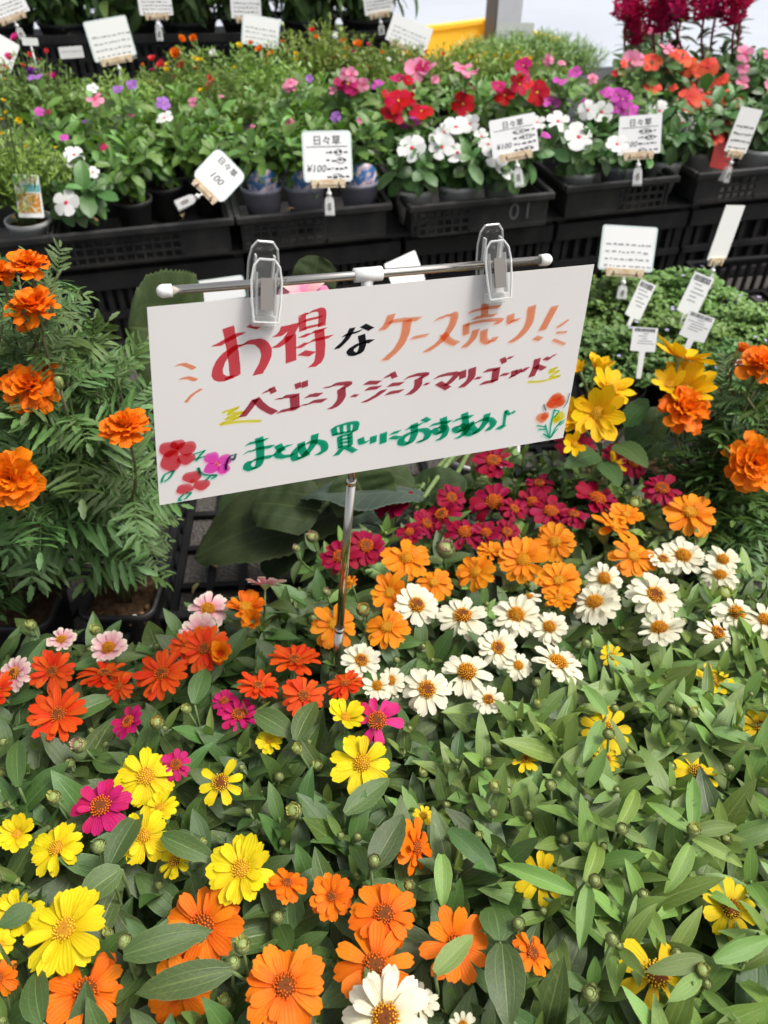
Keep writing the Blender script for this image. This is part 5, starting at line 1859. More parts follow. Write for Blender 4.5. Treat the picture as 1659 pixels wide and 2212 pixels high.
th_l = bpy.data.objects['marigold_plant']
# stones and white perlite lumps on the soil
def lump(name, parent, p, s, mat):
    mb = MB()
    q = rdir(rnd(0, 3))
    pr = [(.001, -1), (.6, -.75), (.95, -.2), (.85, .35), (.5, .8), (.001, .95)]
    mb.lathe([(a * rnd(.85, 1.1), b) for a, b in pr], 8, m=zframe(p, q, 0, s))
    put(name, mb.mesh(name, mat), parent, Matrix.Identity(4))
for x, y, s, mt in ((291, 1334, .0058, 'perlite'), (302, 1338, .0035, 'perlite'), (318, 1312, .0055, 'pebble'), (322, 1330, .0045, 'pebble'), (306, 1326, .004, 'pebble'), (260, 1342, .002, 'perlite'), (330, 1322, .003, 'pebble'), (312, 1345, .003, 'pebble'), (282, 1350, .0025, 'pebble')):
    lump('soil_stone', th_l, P(x, y, .092), s, M[mt])
rb = [(1425, 950), (1500, 900), (1560, 800), (1700, 760), (1730, 1200), (1600, 1190), (1520, 1150), (1450, 1110), (1390, 1040)]
br_ = P(1560, 1230, .11)
marigold(Vector((br_.x, br_.y + .02, 0)), 'orange marigold at right with round blooms in front of the ground cover',
         [mf(1475, 893, 116, .98, .35, -1.5), mf(1622, 1003, 136, .90, .75, -1.8, 'marigold2')],
         fills(rb, 30, .94, 1.12), [(PY(1560, 1130, .9), .005, False)], pot=(POT_BLACK, SOIL_BLACK), nleaf=7)
br2 = P(1700, 1130, .11)
marigold(Vector((br2.x, br2.y, 0)), 'orange marigold at the right picture edge with a tall unopened orange tuft',
         [mf(1640, 797, 112, 1.02, .1, -1.5)],
         fills([(1560, 830), (1730, 780), (1760, 1150), (1620, 1120)], 16, .98, 1.14), [(PY(1590, 775, 1.02), .0075, True)], pot=(POT_BLACK, SOIL_BLACK), nleaf=7)

# black tray that holds the left marigolds, and empty lattice trays beside it
def lattice_tray(c, ang, L, Wd, h, label, group='black lattice trays on the ground', cells=(6, 4), z0=.003):
    m0 = Matrix.Translation(c) @ Matrix.Rotation(ang, 4, 'Z')
    th = thing('lattice_tray', label, 'tray', group=group, m=m0)
    mb = MB()
    w = .012
    mb.box((0, -Wd / 2, h - .006), (L / 2 + .006, .008, .007)); mb.box((0, Wd / 2, h - .006), (L / 2 + .006, .008, .007))
    mb.box((-L / 2, 0, h - .0062), (.008, Wd / 2 - .0085, .0066)); mb.box((L / 2, 0, h - .0062), (.008, Wd / 2 - .0085, .0066))
    o = put('rim', mb.mesh('lattice_rim', M['black_floor'], False), th)
    bv = o.modifiers.new("bevel", 'BEVEL'); bv.width = .004; bv.segments = 2
    for sx, sy in ((0, -1), (0, 1), (-1, 0), (1, 0)):
        mb = MB()
        n = cells[0] * 2 if sx == 0 else cells[1] * 2
        for i in range(n + 1):
            t_ = -1 + 2 * i / n
            if sx == 0:
                mb.box((t_ * (L / 2 - .010), sy * (Wd / 2 - .001), (h - .013 + z0) / 2), (.005, .0035, (h - .013 - z0) / 2))
            else:
                mb.box((sx * (L / 2 - .001), t_ * (Wd / 2 - .012), (h - .013 + z0) / 2), (.0035, .005, (h - .013 - z0) / 2))
        for zz in (z0 + .004, (h + z0) / 2, h - .0155):
            if sx == 0:
                mb.box((0, sy * (Wd / 2 - .001), zz), (L / 2 - .006, .0030, .003))
            else:
                mb.box((sx * (L / 2 - .001), 0, zz), (.0030, Wd / 2 - .008, .0028))
        put('side_bars', mb.mesh('lattice_side', M['black_floor'], False), th)
    mb = MB()
    for i in range(cells[0] + 1):
        mb.box((-L / 2 + .012 + (L - .024) * i / cells[0], 0, z0 + .005), (.006, Wd / 2 - .006, .0045))
    for j in range(cells[1] + 1):
        mb.box((0, -Wd / 2 + .012 + (Wd - .024) * j / cells[1], z0 + .0045), (L / 2 - .006, .006, .0048))
    for i in range(0):
        for j in range(cells[1]):
            x, y = -L / 2 + .012 + (L - .024) * (i + .5) / cells[0], -Wd / 2 + .012 + (Wd - .024) * (j + .5) / cells[1]
            mb.lathe([(.016, z0 + .002), (.016, z0 + .010), (.020, z0 + .010), (.020, z0 + .002)], 10, m=Matrix.Translation((x, y, 0)))
    put('floor_grid', mb.mesh('lattice_floor', M['black_floor'], False), th)
    return th
lattice_tray(Vector((-.60, .80, 0)), R(-8), .40, .34, .07, 'black tray round the square marigold pot at left')
lattice_tray(Vector((-.20, 1.02, 0)), R(4), .36, .40, .06, 'empty black lattice tray under the big dark leaves, left of the pole')
lattice_tray(Vector((.22, 1.16, 0)), R(6), .40, .32, .06, 'black lattice tray hidden under the card and holding the white pot')
lattice_tray(Vector((-.60, 1.30, 0)), R(10), .30, .30, .08, 'black tray on the asphalt behind the marigolds, beside the left card edge')
# ================================================================== BIG-LEAVED PLANTS UNDER THE CARD
BT = [0, .06, .2, .42, .62, .80, .92, .98, 1]
def big_leaf(root, base, tip, width, up, mat, droop=.5, fold=.16, edge=-.12, wave=.05, bulge=.05, name='leaf', label=None, round_=False):
    L = (tip - base).length
    ws = [.22, .58, .92, 1.0, .92, .70, .44, .22, .03] if not round_ else [.35, .72, .97, 1.0, .98, .86, .62, .36, .05]
    me = blade('large_leaf', M[mat], 1.0, width / L, BT, ws, droop=droop, fold=fold, nv=41, nu=15, wave=wave, lift=droop * .5, serr=.022, edge_curl=edge, bulge=bulge)
    return put(name, me, root, frame(base, tip - base, up, L), label)
def stalk(mb, a, b, r=.005, sag=.03):
    mb.tube(bez(a, a + Vector((0, 0, .5 * (b.z - a.z) + sag)), b - (b - a) * .25 + Vector((0, 0, sag)), b, 8), [r * 1.2 - r * .4 * i / 8 for i in range(9)], 7)
def pot_of(r, h, mat):
    return pot_mesh(r, h, M[mat])
GP, GS = pot_of(.066, .115, 'grey_pot')
WP, WS = pot_of(.075, .13, 'white_pot')
c = P(705, 1150, .14)
th = thing('begonia_plant', 'large dark-leaved pot plant under the card, left of the sign pole', 'begonia', (c.x + .02, c.y + .05, 0), 'large-leaved plants under the card')
put('pot', GP, th); put('soil', GS, th)
cr = Vector((c.x + .02, c.y + .05, .11))
st = MB()
st.tube([cr - Vector((0, 0, .02)), cr + Vector((0, 0, .03))], .011, 8)
def bl(th, st, cr, bx, by, bz, tx, ty, tz, wv, up, mat='big_leaf', **kw):
    b, t_ = P(bx, by, bz), P(tx, ty, tz)
    w = wv * _k * project(b.lerp(t_, .5))[2]
    big_leaf(th, b, t_, w, Vector(up), mat, **kw)
    stalk(st, cr, b, .0045, .02)
bl(th, st, cr, 785, 1062, .215, 412, 1205, .13, 195, (0, -.25, 1), droop=.55)
bl(th, st, cr, 690, 1080, .20, 645, 1245, .11, 165, (.2, -.45, 1), droop=.7, round_=True)
bl(th, st, cr, 760, 1170, .14, 700, 1330, .05, 150, (.2, -.4, 1), droop=.5, round_=True)
bl(th, st, cr, 800, 1100, .24, 760, 1010, .30, 150, (0, -.8, .6), droop=.4, round_=True)
b, t_ = PY(440, 720, 1.06), PY(276, 705, 1.0)
big_leaf(th, b, t_, 250 * _k * project(b)[2], Vector((-.1, -1, .45)), 'big_leaf', droop=.35, round_=True)
stalk(st, cr, b, .005, .06)
b, t_ = PY(668, 650, 1.06), PY(690, 553, 1.08)
big_leaf(th, b, t_, 95 * _k * project(b)[2], Vector((.1, -1, .3)), 'big_leaf', droop=.3, round_=True)
stalk(st, cr, b, .004, .05)
bl(th, st, cr, 690, 1105, .235, 545, 1085, .225, 130, (-.1, -.4, 1), droop=.6, round_=True)
bl(th, st, cr, 730, 1110, .19, 560, 1235, .10, 120, (-.2, -.4, 1), droop=.6, round_=True)
bl(th, st, cr, 650, 1080, .17, 470, 1095, .14, 110, (0, -.3, 1), droop=.7, round_=True)
put('stem', st.mesh('begonia_stem', M['stem']), th, Matrix.Identity(4))
p = PY(658, 640, 1.0)
th2 = th
fl = put('flower', CALYX, th2, zframe(p, (0, -.4, 1)) @ Matrix.Scale(.008, 4))
for k in range(7):
    a = 2 * PI * k / 7
    d = Vector((math.cos(a), math.sin(a) * .8, .35))
    put('petal', random.choice(PETAL['z_pale' if k % 2 else 'p_pink']), fl, frame(p, d, (0, 0, 1), .036, 1.5))

c = P(1015, 1030, .10)
th = thing('begonia_plant', 'large-leaved plant with grey-green felted leaves in the off-white pot, behind the sign pole', 'begonia', (c.x + .02, c.y + .06, 0), 'large-leaved plants under the card')
put('pot', WP, th); put('soil', WS, th)
cr = Vector((c.x + .02, c.y + .06, .125))
st = MB()
st.tube([cr - Vector((0, 0, .02)), cr + Vector((0, 0, .03))], .011, 8)
bl(th, st, cr, 915, 1075, .25, 640, 1075, .255, 105, (0, .25, 1), mat='grey_leaf', droop=.75, edge=-.5, wave=.12, bulge=.04)
bl(th, st, cr, 900, 1065, .23, 720, 1030, .26, 120, (.1, -.6, 1), droop=.4)
bl(th, st, cr, 880, 1090, .20, 1010, 1035, .24, 110, (0, -.5, 1), droop=.6)
bl(th, st, cr, 850, 1120, .15, 700, 1165, .11, 110, (0, -.5, 1), mat='grey_leaf', droop=.4)
bl(th, st, cr, 960, 1080, .18, 1120, 1050, .17, 90, (0, -.4, 1), droop=.5)
put('stem', st.mesh('begonia_stem', M['stem']), th, Matrix.Identity(4))

# ================================================================== DAHLIAS
def dahlia(base, label, fl, leaves):
    th = thing('dahlia_plant', label, 'dahlia', (base.x, base.y, 0), 'yellow dahlias behind the sign')
    put('pot', POT_BLACK, th); put('soil', SOIL_BLACK, th)
    st = MB()
    top = Vector((base.x, base.y, .09))
    st.tube([top - Vector((0, 0, .02)), top + Vector((0, 0, .02))], .007, 8)
    for x, y, d, Yd, axis, n, lay, sp in fl:
        p = PY(x, y, Yd)
        dia = d * _k * project(p)[2]
        ax = Vector(axis).normalized()
        flower(th, p, ax, dia, 'dahlia', 'yellow', n, lay, sp, .11, face_spread=1.0)
        e = p - ax * dia * .1
        st.tube(bez(top, top + Vector((0, 0, .1)), e - ax * .06, e, 8), .0026, 6)
    for x, y, Yd, x1, y1, Y1, w in leaves:
        b, t_ = PY(x, y, Yd), PY(x1, y1, Y1)
        me = blade('dahlia_leaf', M['dahlia_leaf'], 1.0, .5, BT, [.2, .55, .95, 1.0, .86, .6, .32, .15, .02], droop=.6, fold=.2, nv=17, nu=5, serr=.05, lift=.3)
        put('leaf', me, th, frame(b, t_ - b, (0, -.3, 1), (t_ - b).length, w))
        st.tube(bez(top, top + Vector((0, 0, .08)), b - Vector((0, 0, .03)), b, 6), .0018, 5)
    put('stem', st.mesh('dahlia_stem', M['stem']), th, Matrix.Identity(4))
b = P(1300, 1040, .10)
dahlia(Vector((b.x, b.y + .02, 0)), 'yellow dahlia with cupped blooms right beside the card edge',
       [(1290, 893, 138, .94, (-.1, -.75, .6), 9, 2, .3), (1318, 838, 120, 1.0, (.3, -.2, 1), 8, 2, .3), (1242, 905, 110, .98, (-.5, -.3, .8), 9, 2, .25), (1290, 798, 86, 1.06, (.3, .2, 1), 9, 2, .75), (1252, 800, 56, 1.05, (-.5, 0, 1), 7, 1, .5), (1240, 960, 70, .9, (-.2, -.6, .6), 7, 1, .2), (1330, 1000, 60, .96, (.3, -.3, .6), 7, 1, .1)],
       [(1330, 960, .97, 1400, 1010, .9, 1), (1350, 920, 1.0, 1400, 860, 1.04, 1.1), (1290, 980, .95, 1220, 1010, .9, 1), (1340, 980, 1.0, 1420, 950, .97, 1.1), (1300, 1000, .94, 1340, 1050, .88, 1.1)])
b = P(1440, 1020, .10)
dahlia(Vector((b.x, b.y + .04, 0)), 'yellow dahlia with a nodding bloom seen from behind, above the round orange marigold',
       [(1470, 772, 150, 1.04, (.35, .55, .9), 10, 1, -.1), (1480, 842, 150, 1.02, (.05, -.35, 1), 10, 2, .45), (1445, 832, 90, 1.0, (-.4, -.3, 1), 7, 1, .3)],
       [(1400, 900, 1.05, 1350, 950, 1.0, 1.1), (1420, 880, 1.06, 1410, 960, 1.0, 1.2), (1440, 940, 1.04, 1380, 1000, .98, 1.1)])

# ================================================================== GROUND COVER WITH LABELS
def small_leaf(mat, wk, n=3):
    return [blade('small_leaf', M[mat], 1.0, wk, [0, .25, .6, 1], [.15, .85, 1.0, .1], droop=rnd(0, .8), fold=.15, nv=4, nu=3, lift=rnd(0, .4)) for _ in range(n)]
def merge_leaves(items, name, mat, wk, nv=4, droop=.4):
    """a mass of small leaves nobody could count, as one mesh; items: (pos, dir, up, length)"""
    mb = MB()
    ts = [0, .25, .6, 1]
    wsx = [.15, .85, 1.0, .08]
    for pos, d, up, L in items:
        d = d.normalized()
        s = d.cross(up)
        s = s.normalized() if s.length > 1e-5 else d.orthogonal().normalized()
        n = s.cross(d)
        v, uv = [], []
        for j in range(nv):
            t_ = j / (nv - 1)
            w = lerp_list(ts, wsx, t_) * wk * L / 2
            c_ = pos + d * (L * t_) - n * (L * droop * t_ * t_ * .5)
            for u in (-1, 0, 1):
                v.append(c_ + s * (u * w) + n * (abs(u) * w * .25))
                uv.append((u, t_))
        mb.grid(v, 3, uv)
    return mb.mesh(name, mat)
def cover(base, rx, ry, h, n, label, poly=None):
    th = thing('ground_cover_plant', label, 'ground cover', base, 'trailing ground cover plants')
    pm, sm = pot_mesh(min(rx, ry) * .62, .09, M['black_plastic'])
    put('pot', pm, th); put('soil', sm, th)
    items, st = [], MB()
    top = Vector((base[0], base[1], .085))
    ns = n // 17
    for i in range(ns):
        a, r = rnd(0, 2 * PI), math.sqrt(random.random())
        tip = Vector((base[0] + rx * r * math.cos(a), base[1] + ry * r * math.sin(a), base[2] + .10 + 1.25 * h * (1 - .55 * r * r) * rnd(.75, 1.05)))
        b0 = top + Vector((rnd(-.03, .03), rnd(-.03, .03), -.01))
        pts = bez(b0, b0 + Vector((0, 0, h * .6)), tip - Vector((math.cos(a) * .03, math.sin(a) * .03, -.01)), tip, 13)
        st.tube(pts, .0008, 3)
        for k in range(4, 14):
            for s_ in range(3):
                d = rdir(rnd(.7, 1.7))
                items.append((pts[k] + rdir(1) * .003, d, Vector((rnd(-.4, .4), rnd(-.4, .4), 1)), rnd(.009, .017)))
    f = put('foliage', merge_leaves(items, 'cover_foliage', M['cover_leaf'], .62), th, Matrix.Identity(4))
    f['kind'] = 'stuff'
    s = put('stems', st.mesh('cover_stems', M['stem']), th, Matrix.Identity(4))
    s['kind'] = 'stuff'
    for i in range(5):
        a, r = rnd(0, 2 * PI), math.sqrt(random.random())
        p = Vector((base[0] + rx * r * math.cos(a), base[1] + ry * r * math.sin(a), .115 + 1.25 * h * (1 - .5 * r * r)))
        fl = put('flower', CALYX, th, zframe(p, rdir(.4)) @ Matrix.Scale(.002, 4))
        for k in range(5):
            a2 = 2 * PI * k / 5
            put('petal', random.choice(PETAL['p_lilac']), fl, frame(p, Vector((math.cos(a2), math.sin(a2), .3)), (0, 0, 1), .005, 1))
    return th
def cv(x, y, z):
    p = P(x, y, z)
    return (p.x, p.y, 0.0)
cover(cv(1330, 650, .17), .16, .14, .10, 2600, 'trailing ground cover next to the upper right corner of the card')
cover(cv(1480, 640, .17), .15, .13, .10, 2600, 'trailing ground cover under the faintly printed price card')
cover(cv(1335, 760, .17), .14, .12, .09, 2200, 'trailing ground cover behind the yellow dahlias beside the card')
cover(cv(1480, 735, .17), .14, .12, .095, 2400, 'trailing ground cover behind the nodding yellow dahlia, holding two white labels')
cover(cv(1640, 720, .16), .14, .13, .09, 2200, 'trailing ground cover at the right picture edge in front of the empty tray rim')
cover(cv(1590, 800, .15), .13, .11, .08, 1800, 'trailing ground cover behind the right marigold')
lattice_tray(Vector((P(1640, 650, .10).x + .12, P(1640, 650, .10).y + .10, 0)), R(10), .44, .30, .11, 'empty black tray rim at the right edge behind the ground cover', cells=(7, 4))

def plant_label(x, y, Yd, w, h, roll, yaw, label, stripes=True):
    p = PY(x, y, Yd)
    k = project(p)[2] * _k
    w, h = w * k, h * k
    nz = (EYE - p); nz.z = 0
    nz = (nz.normalized() + Vector((0, 0, .55))).normalized()
    xx = Vector((0, 0, 1)).cross(nz).normalized()
    yy = nz.cross(xx)
    m0 = Matrix(((xx.x, yy.x, nz.x, p.x), (xx.y, yy.y, nz.y, p.y), (xx.z, yy.z, nz.z, p.z), (0, 0, 0, 1))) @ Matrix.Rotation(R(roll), 4, 'Z') @ Matrix.Rotation(R(yaw), 4, 'Y')
    th = thing('plant_label', label, 'plant label', group='white plant labels in the ground cover', m=m0)
    mb = MB()
    mb.prism([(-w / 2, h / 2), (-w / 2, -h * .75), (-w * .12, -h * .78), (-w * .10, -h / 2 - .06), (w * .10, -h / 2 - .06), (w * .12, -h * .78), (w / 2, -h * .75), (w / 2, h / 2)], -.0004, .0004)
    put('tag', mb.mesh('label_tag', M['tag_paper'], False), th)
    mb = MB()
    x0 = -w * .42
    while x0 < w * .40:
        l = rnd(.008, .03) * w
        mb.box((x0 + l / 2, h * .36, .0006), (l / 2, h * .09, .0001))
        x0 += l + rnd(.01, .025) * w
    put('bar_code', mb.mesh('bar_code', M['print'], False), th)
    mb = MB()
    for i in range(5):
        l = rnd(.2, .7) * w
        mb.box((rnd(-.1, .1) * w, h * (.18 - .13 * i), .0006), (l / 2, h * .016, .0001))
    put('printed_lines', mb.mesh('label_lines', M['print_grey'], False), th)
plant_label(1387, 640, 1.53, 42, 62, -12, 35, 'white plant label, leftmost of the upper two, under the faintly printed price card')
plant_label(1506, 628, 1.53, 46, 68, -10, 22, 'white plant label standing tallest in the ground cover, below the edge-on card')
plant_label(1508, 700, 1.36, 56, 44, -8, 10, 'white plant label just above the nodding yellow dahlia, right of it')
plant_label(1392, 728, 1.30, 52, 40, 6, 8, 'white plant label left of the nodding yellow dahlia')
plant_label(1612, 792, 1.20, 50, 62, 4, 5, 'white plant label half hidden behind the right marigold bloom')

# ================================================================== BENCH PLANTS
PWL = [blade('periwinkle_leaf', M['pw_leaf'], 1.0, rnd(.40, .48), [0, .1, .35, .65, .88, 1], [.12, .45, .9, 1.0, .62, .10], droop=rnd(.1, .9), fold=rnd(.1, .3), nv=7, nu=5, lift=rnd(0, .4), twist=rnd(-.2, .2)) for _ in range(8)]
PWD = [blade('periwinkle_leaf', M['pw_leaf_dark'], 1.0, rnd(.46, .56), [0, .1, .35, .65, .88, 1], [.12, .45, .9, 1.0, .70, .12], droop=rnd(.1, .9), fold=rnd(.1, .3), nv=7, nu=5, lift=rnd(0, .4), twist=rnd(-.2, .2)) for _ in range(8)]
def pw_flower(root, p, axis, dia, key):
    m = zframe(p, axis, rnd(0, 6))
    fl = put('flower', CALYX, root, m @ Matrix.Scale(dia * .06, 4))
    for k in range(5):
        a = 2 * PI * k / 5
        el = rnd(-.12, .2)
        d = Vector((math.cos(a) * math.cos(el), math.sin(a) * math.cos(el), math.sin(el)))
        up = Vector((-math.cos(a) * math.sin(el), -math.sin(a) * math.sin(el), math.cos(el)))
        put('petal', random.choice(PETAL[key]), fl, m @ frame(Vector((0, 0, 0)), d, up, dia / 2, rnd(.88, 1.08)))
    mb_ = EYE_R if key in ('p_white', 'p_coral', 'p_pink') else EYE_Y
    put('eye', mb_, fl, m @ Matrix.Translation((0, 0, .001)) @ Matrix.Scale(dia * .075, 4))
mb = MB(); mb.lathe([(1, 0), (.7, .2), (.1, .25)], 8, cap1=True); EYE_R = mb.mesh('eye', M['eye_red'])
mb = MB(); mb.lathe([(.6, 0), (.4, .2), (.1, .25)], 8, cap1=True); EYE_Y = mb.mesh('eye', M['eye_yellow'])
BP, BS = pot_mesh(.046, .085, M['black_plastic'])
GPT, GSO = pot_mesh(.050, .092, M['grey_pot'])
WPT, WSO = pot_mesh(.050, .088, M['white_pot'])
POTS = {'black': (BP, BS), 'grey': (GPT, GSO), 'white': (WPT, WSO)}
BEN = []
def periwinkle(s, t_, label, flowers=(), pot='black', h=.13, spread=.085, nst=9, leaf='light', ll=.046, group='periwinkle plants on the bench', z0=.2425, sets=6):
    base = B(s, t_, z0)
    th = thing('periwinkle_plant', label, 'periwinkle', base, group)
    put('pot', POTS[pot][0], th); put('soil', POTS[pot][1], th)
    st = MB()
    top = base + Vector((0, 0, .08))
    st.tube([top - Vector((0, 0, .02)), top + Vector((0, 0, .008))], .006, 6)
    leaves = PWL if leaf == 'light' else PWD
    def stem(tip, up, n, first=.004):
        pts = bez(top, top + Vector((0, 0, h * .3)), tip - up * h * .35, tip, 7)
        st.tube(pts, .0016, 4)
        az = rnd(0, PI)
        d = first
        for k in range(n):
            p, ax = along(pts, d)
            if p.z < base.z + .085:
                break
            leaf_pair(th, p, ax, az + k * PI / 2, ll * (.6 if k == 0 else rnd(.85, 1.1)), .75 - .22 * k, leaves)
            d += rnd(.014, .024)
    for i in range(nst):
        a = 2 * PI * i / nst + rnd(-.4, .4)
        r = spread * math.sqrt(rnd(.02, 1))
        tip = top + Vector((r * math.cos(a), r * math.sin(a), h * rnd(.65, 1.05) * (1 - .25 * (r / spread) ** 2)))
        stem(tip, (rdir(.1) + Vector((math.cos(a), math.sin(a), 0)) * r * 4).normalized(), sets)
    for x, y, d, key, tt in flowers:
        p = PB(x, y, tt)
        dia = d * _k * project(p)[2]
        ax = (rdir(rnd(.1, .7)) + Vector((0, -.75, .1))).normalized()
        pw_flower(th, p, ax, dia, key)
        stem(p - ax * dia * .12, ax, 3, .03)
    put('stem', st.mesh('periwinkle_stem', M['stem']), th, Matrix.Identity(4))
    BEN.append(th)
    return th
def sv(x, y, tt):
    return (PB(x, y, tt) - D0).dot(DD)
F = .12
# front row, left to right
def pv(x, tt, label, fl=(), **kw):
    yy = 330 - (x * .02)
    return periwinkle(sv(x, 400 - x * .05, tt), tt, label, fl, **kw)
pv(165, .10, 'periwinkle with one white red-eyed bloom and big glossy leaves, front left of the bench', [(143, 438, 62, 'p_white', .0), (160, 335, 44, 'p_white', .12), (160, 352, 34, 'p_white', .10), (200, 372, 30, 'p_white', .06)], leaf='dark', ll=.060, h=.11, nst=10, spread=.10)
pv(275, .16, 'leafy periwinkle with a single pink bud, left of the tilted price card', [(224, 318, 18, 'p_cerise', .12)], h=.16, nst=10, spread=.09)
pv(350, .24, 'leafy periwinkle behind the half-empty tray, one white bloom on top', [(355, 255, 40, 'p_white', .22), (352, 224, 33, 'p_mauve', .26)], h=.16, nst=11, spread=.10)
pv(445, .24, 'leafy periwinkle behind the tilted price card, no bloom', h=.17, nst=11, spread=.09)
pv(562, .10, 'leafy periwinkle in the leftmost of the three mauve-grey pots', [(543, 276, 20, 'p_pink', .1)], pot='grey', z0=.262, h=.17, nst=10, spread=.09, ll=.052)
pv(655, .09, 'leafy periwinkle in the middle mauve-grey pot, behind the upright price card', [(625, 265, 22, 'p_pink', .1)], pot='grey', z0=.262, h=.17, nst=10, spread=.085, ll=.052)
pv(775, .08, 'leafy periwinkle in the rightmost mauve-grey pot, right of the upright price card', [(725, 252, 25, 'p_mauve', .1), (780, 258, 22, 'p_pink', .1)], pot='grey', z0=.262, h=.17, nst=10, spread=.085, ll=.052)
pv(895, .062, 'white periwinkle at the left end of tray 01 with one round red-eyed bloom', [(890, 320, 66, 'p_white', .0), (946, 300, 40, 'p_white', .05)], pot='white', leaf='dark', h=.12, nst=15, sets=9, spread=.10, ll=.055)
pv(990, .062, 'white periwinkle in the middle of tray 01 with a cluster of red-eyed blooms', [(955, 318, 58, 'p_white', .0), (988, 330, 60, 'p_white', .0), (985, 275, 62, 'p_white', .06), (1015, 268, 46, 'p_white', .06), (1040, 295, 36, 'p_white', .05), (960, 285, 40, 'p_white', .05)], pot='white', leaf='dark', h=.13, nst=15, sets=9, spread=.10, ll=.055)
pv(1090, .062, 'white periwinkle under the price card of tray 01, blooms hanging over the rim', [(1070, 335, 64, 'p_white', -.02), (1090, 366, 56, 'p_white', -.03), (1055, 312, 44, 'p_white', .0)], pot='white', leaf='dark', h=.12, nst=15, sets=9, spread=.10, ll=.055)
pv(1250, .08, 'white periwinkle between the two price cards at right, one open bloom', [(1250, 296, 66, 'p_white', .0), (1180, 290, 24, 'p_violet', .0), (1205, 262, 52, 'p_white', .08), (1160, 265, 40, 'p_white', .08)], pot='white', leaf='dark', h=.13, nst=15, sets=9, spread=.10, ll=.055)
pv(1345, .08, 'white periwinkle half hidden by the price card with the bloom at its edge', [(1333, 312, 50, 'p_white', -.06), (1300, 243, 50, 'p_white', .1), (1270, 238, 44, 'p_white', .1)], pot='grey', leaf='dark', h=.13, nst=15, sets=9, spread=.10, ll=.055)
pv(1440, .10, 'white periwinkle with drooping blooms left of the red board', [(1425, 240, 48, 'p_white', .1), (1475, 266, 58, 'p_white', .08), (1370, 242, 30, 'p_violet', .12)], pot='white', leaf='dark', h=.15, nst=15, sets=9, spread=.10, ll=.055)
pv(1520, .14, 'coral periwinkle with a low bloom beside the red board', [(1545, 298, 38, 'p_coral', .05), (1515, 232, 62, 'p_coral', .14), (1488, 216, 56, 'p_coral', .16), (1545, 225, 46, 'p_coral', .14)], pot='white', leaf='dark', h=.18, nst=11, ll=.055)
pv(1640, .12, 'leafy periwinkle in an off-white pot at the right picture edge', [], pot='white', leaf='dark', h=.12, nst=9, ll=.05)
# second and third rows: colour
def p2(x, y, tt, label, fl, **kw):
    ks = [f[3] for f in fl if f[3] not in ('p_white', 'p_mauve')] or ['p_pink']
    if fl:
        fl = list(fl) + [(x + rnd(-55, 55), y + rnd(-70, 10), rnd(16, 34), random.choice(ks)) for _ in range(3 if x > 700 else 1)]
    return periwinkle(sv(x, y, tt), tt, label, [(a, b_, c_, k, tt - (.13 if kw.get('sets') == 8 else .10) + rnd(-.03, .02)) for a, b_, c_, k in fl], **kw)
kw2 = dict(h=.17, nst=11, spread=.11, ll=.05)
p2(130, 300, .36, 'periwinkle with scattered magenta buds in the second row at far left', [(104, 242, 14, 'p_cerise'), (138, 296, 20, 'p_violet'), (183, 262, 13, 'p_mauve'), (75, 165, 34, 'p_mauve')], **kw2)
p2(245, 260, .38, 'periwinkle with pale pink and violet blooms in the second row at left', [(205, 214, 38, 'p_pink'), (255, 193, 25, 'p_mauve'), (285, 182, 25, 'p_mauve'), (200, 190, 26, 'p_white')], **kw2)
p2(420, 250, .42, 'bloomless periwinkle in the second row above the tilted price card', [(478, 208, 12, 'p_pink')], **kw2)
p2(590, 230, .40, 'periwinkle with one salmon pink bloom in the second row', [(628, 179, 32, 'p_pink'), (668, 170, 18, 'p_mauve')], **kw2)
p2(720, 240, .42, 'leafy periwinkle in the second row above the upright price card', [], **kw2)
p2(860, 240, .36, 'periwinkle with bright red blooms above the white ones of tray 01', [(860, 218, 62, 'p_red'), (848, 246, 56, 'p_red'), (910, 240, 54, 'p_red'), (886, 264, 50, 'p_violet'), (882, 215, 36, 'p_red')], **kw2)
p2(760, 200, .48, 'periwinkle with dark cerise pointed blooms in the third row', [(752, 182, 52, 'p_cerise'), (770, 192, 50, 'p_cerise'), (745, 160, 26, 'p_pink'), (735, 178, 30, 'p_cerise')], **kw2)
p2(900, 185, .52, 'periwinkle with large pale pink blooms in the third row, centre', [(898, 152, 56, 'p_pink'), (862, 170, 44, 'p_cerise'), (882, 190, 40, 'p_cerise'), (925, 148, 40, 'p_pink'), (892, 200, 34, 'p_violet'), (815, 182, 32, 'p_violet')], **kw2)
p2(1030, 225, .40, 'periwinkle with a single red bloom seen from the side, centre right', [(1000, 225, 52, 'p_red'), (998, 148, 46, 'p_pink'), (1025, 155, 22, 'p_pink'), (1010, 195, 26, 'p_pink')], **kw2)
p2(1120, 215, .38, 'periwinkle with three velvety red blooms above the price card of tray 01', [(1090, 206, 46, 'p_red'), (1122, 182, 48, 'p_red'), (1160, 200, 54, 'p_red'), (1130, 142, 40, 'p_cerise')], **kw2)
p2(1200, 210, .42, 'periwinkle with violet-pink blooms right of the velvety red ones', [(1190, 216, 46, 'p_violet'), (1210, 175, 34, 'p_violet'), (1185, 130, 26, 'p_pink'), (1210, 135, 26, 'p_pink'), (1160, 195, 26, 'p_violet')], **kw2)
p2(1330, 225, .36, 'periwinkle with a dense violet bunch above the right price card', [(1345, 215, 44, 'p_violet'), (1355, 240, 44, 'p_violet'), (1330, 205, 34, 'p_violet'), (1268, 232, 40, 'p_violet'), (1280, 170, 26, 'p_pink'), (1330, 232, 30, 'p_violet')], **kw2)
kw3 = dict(h=.185, nst=14, spread=.12, ll=.055, leaf='dark', sets=8)
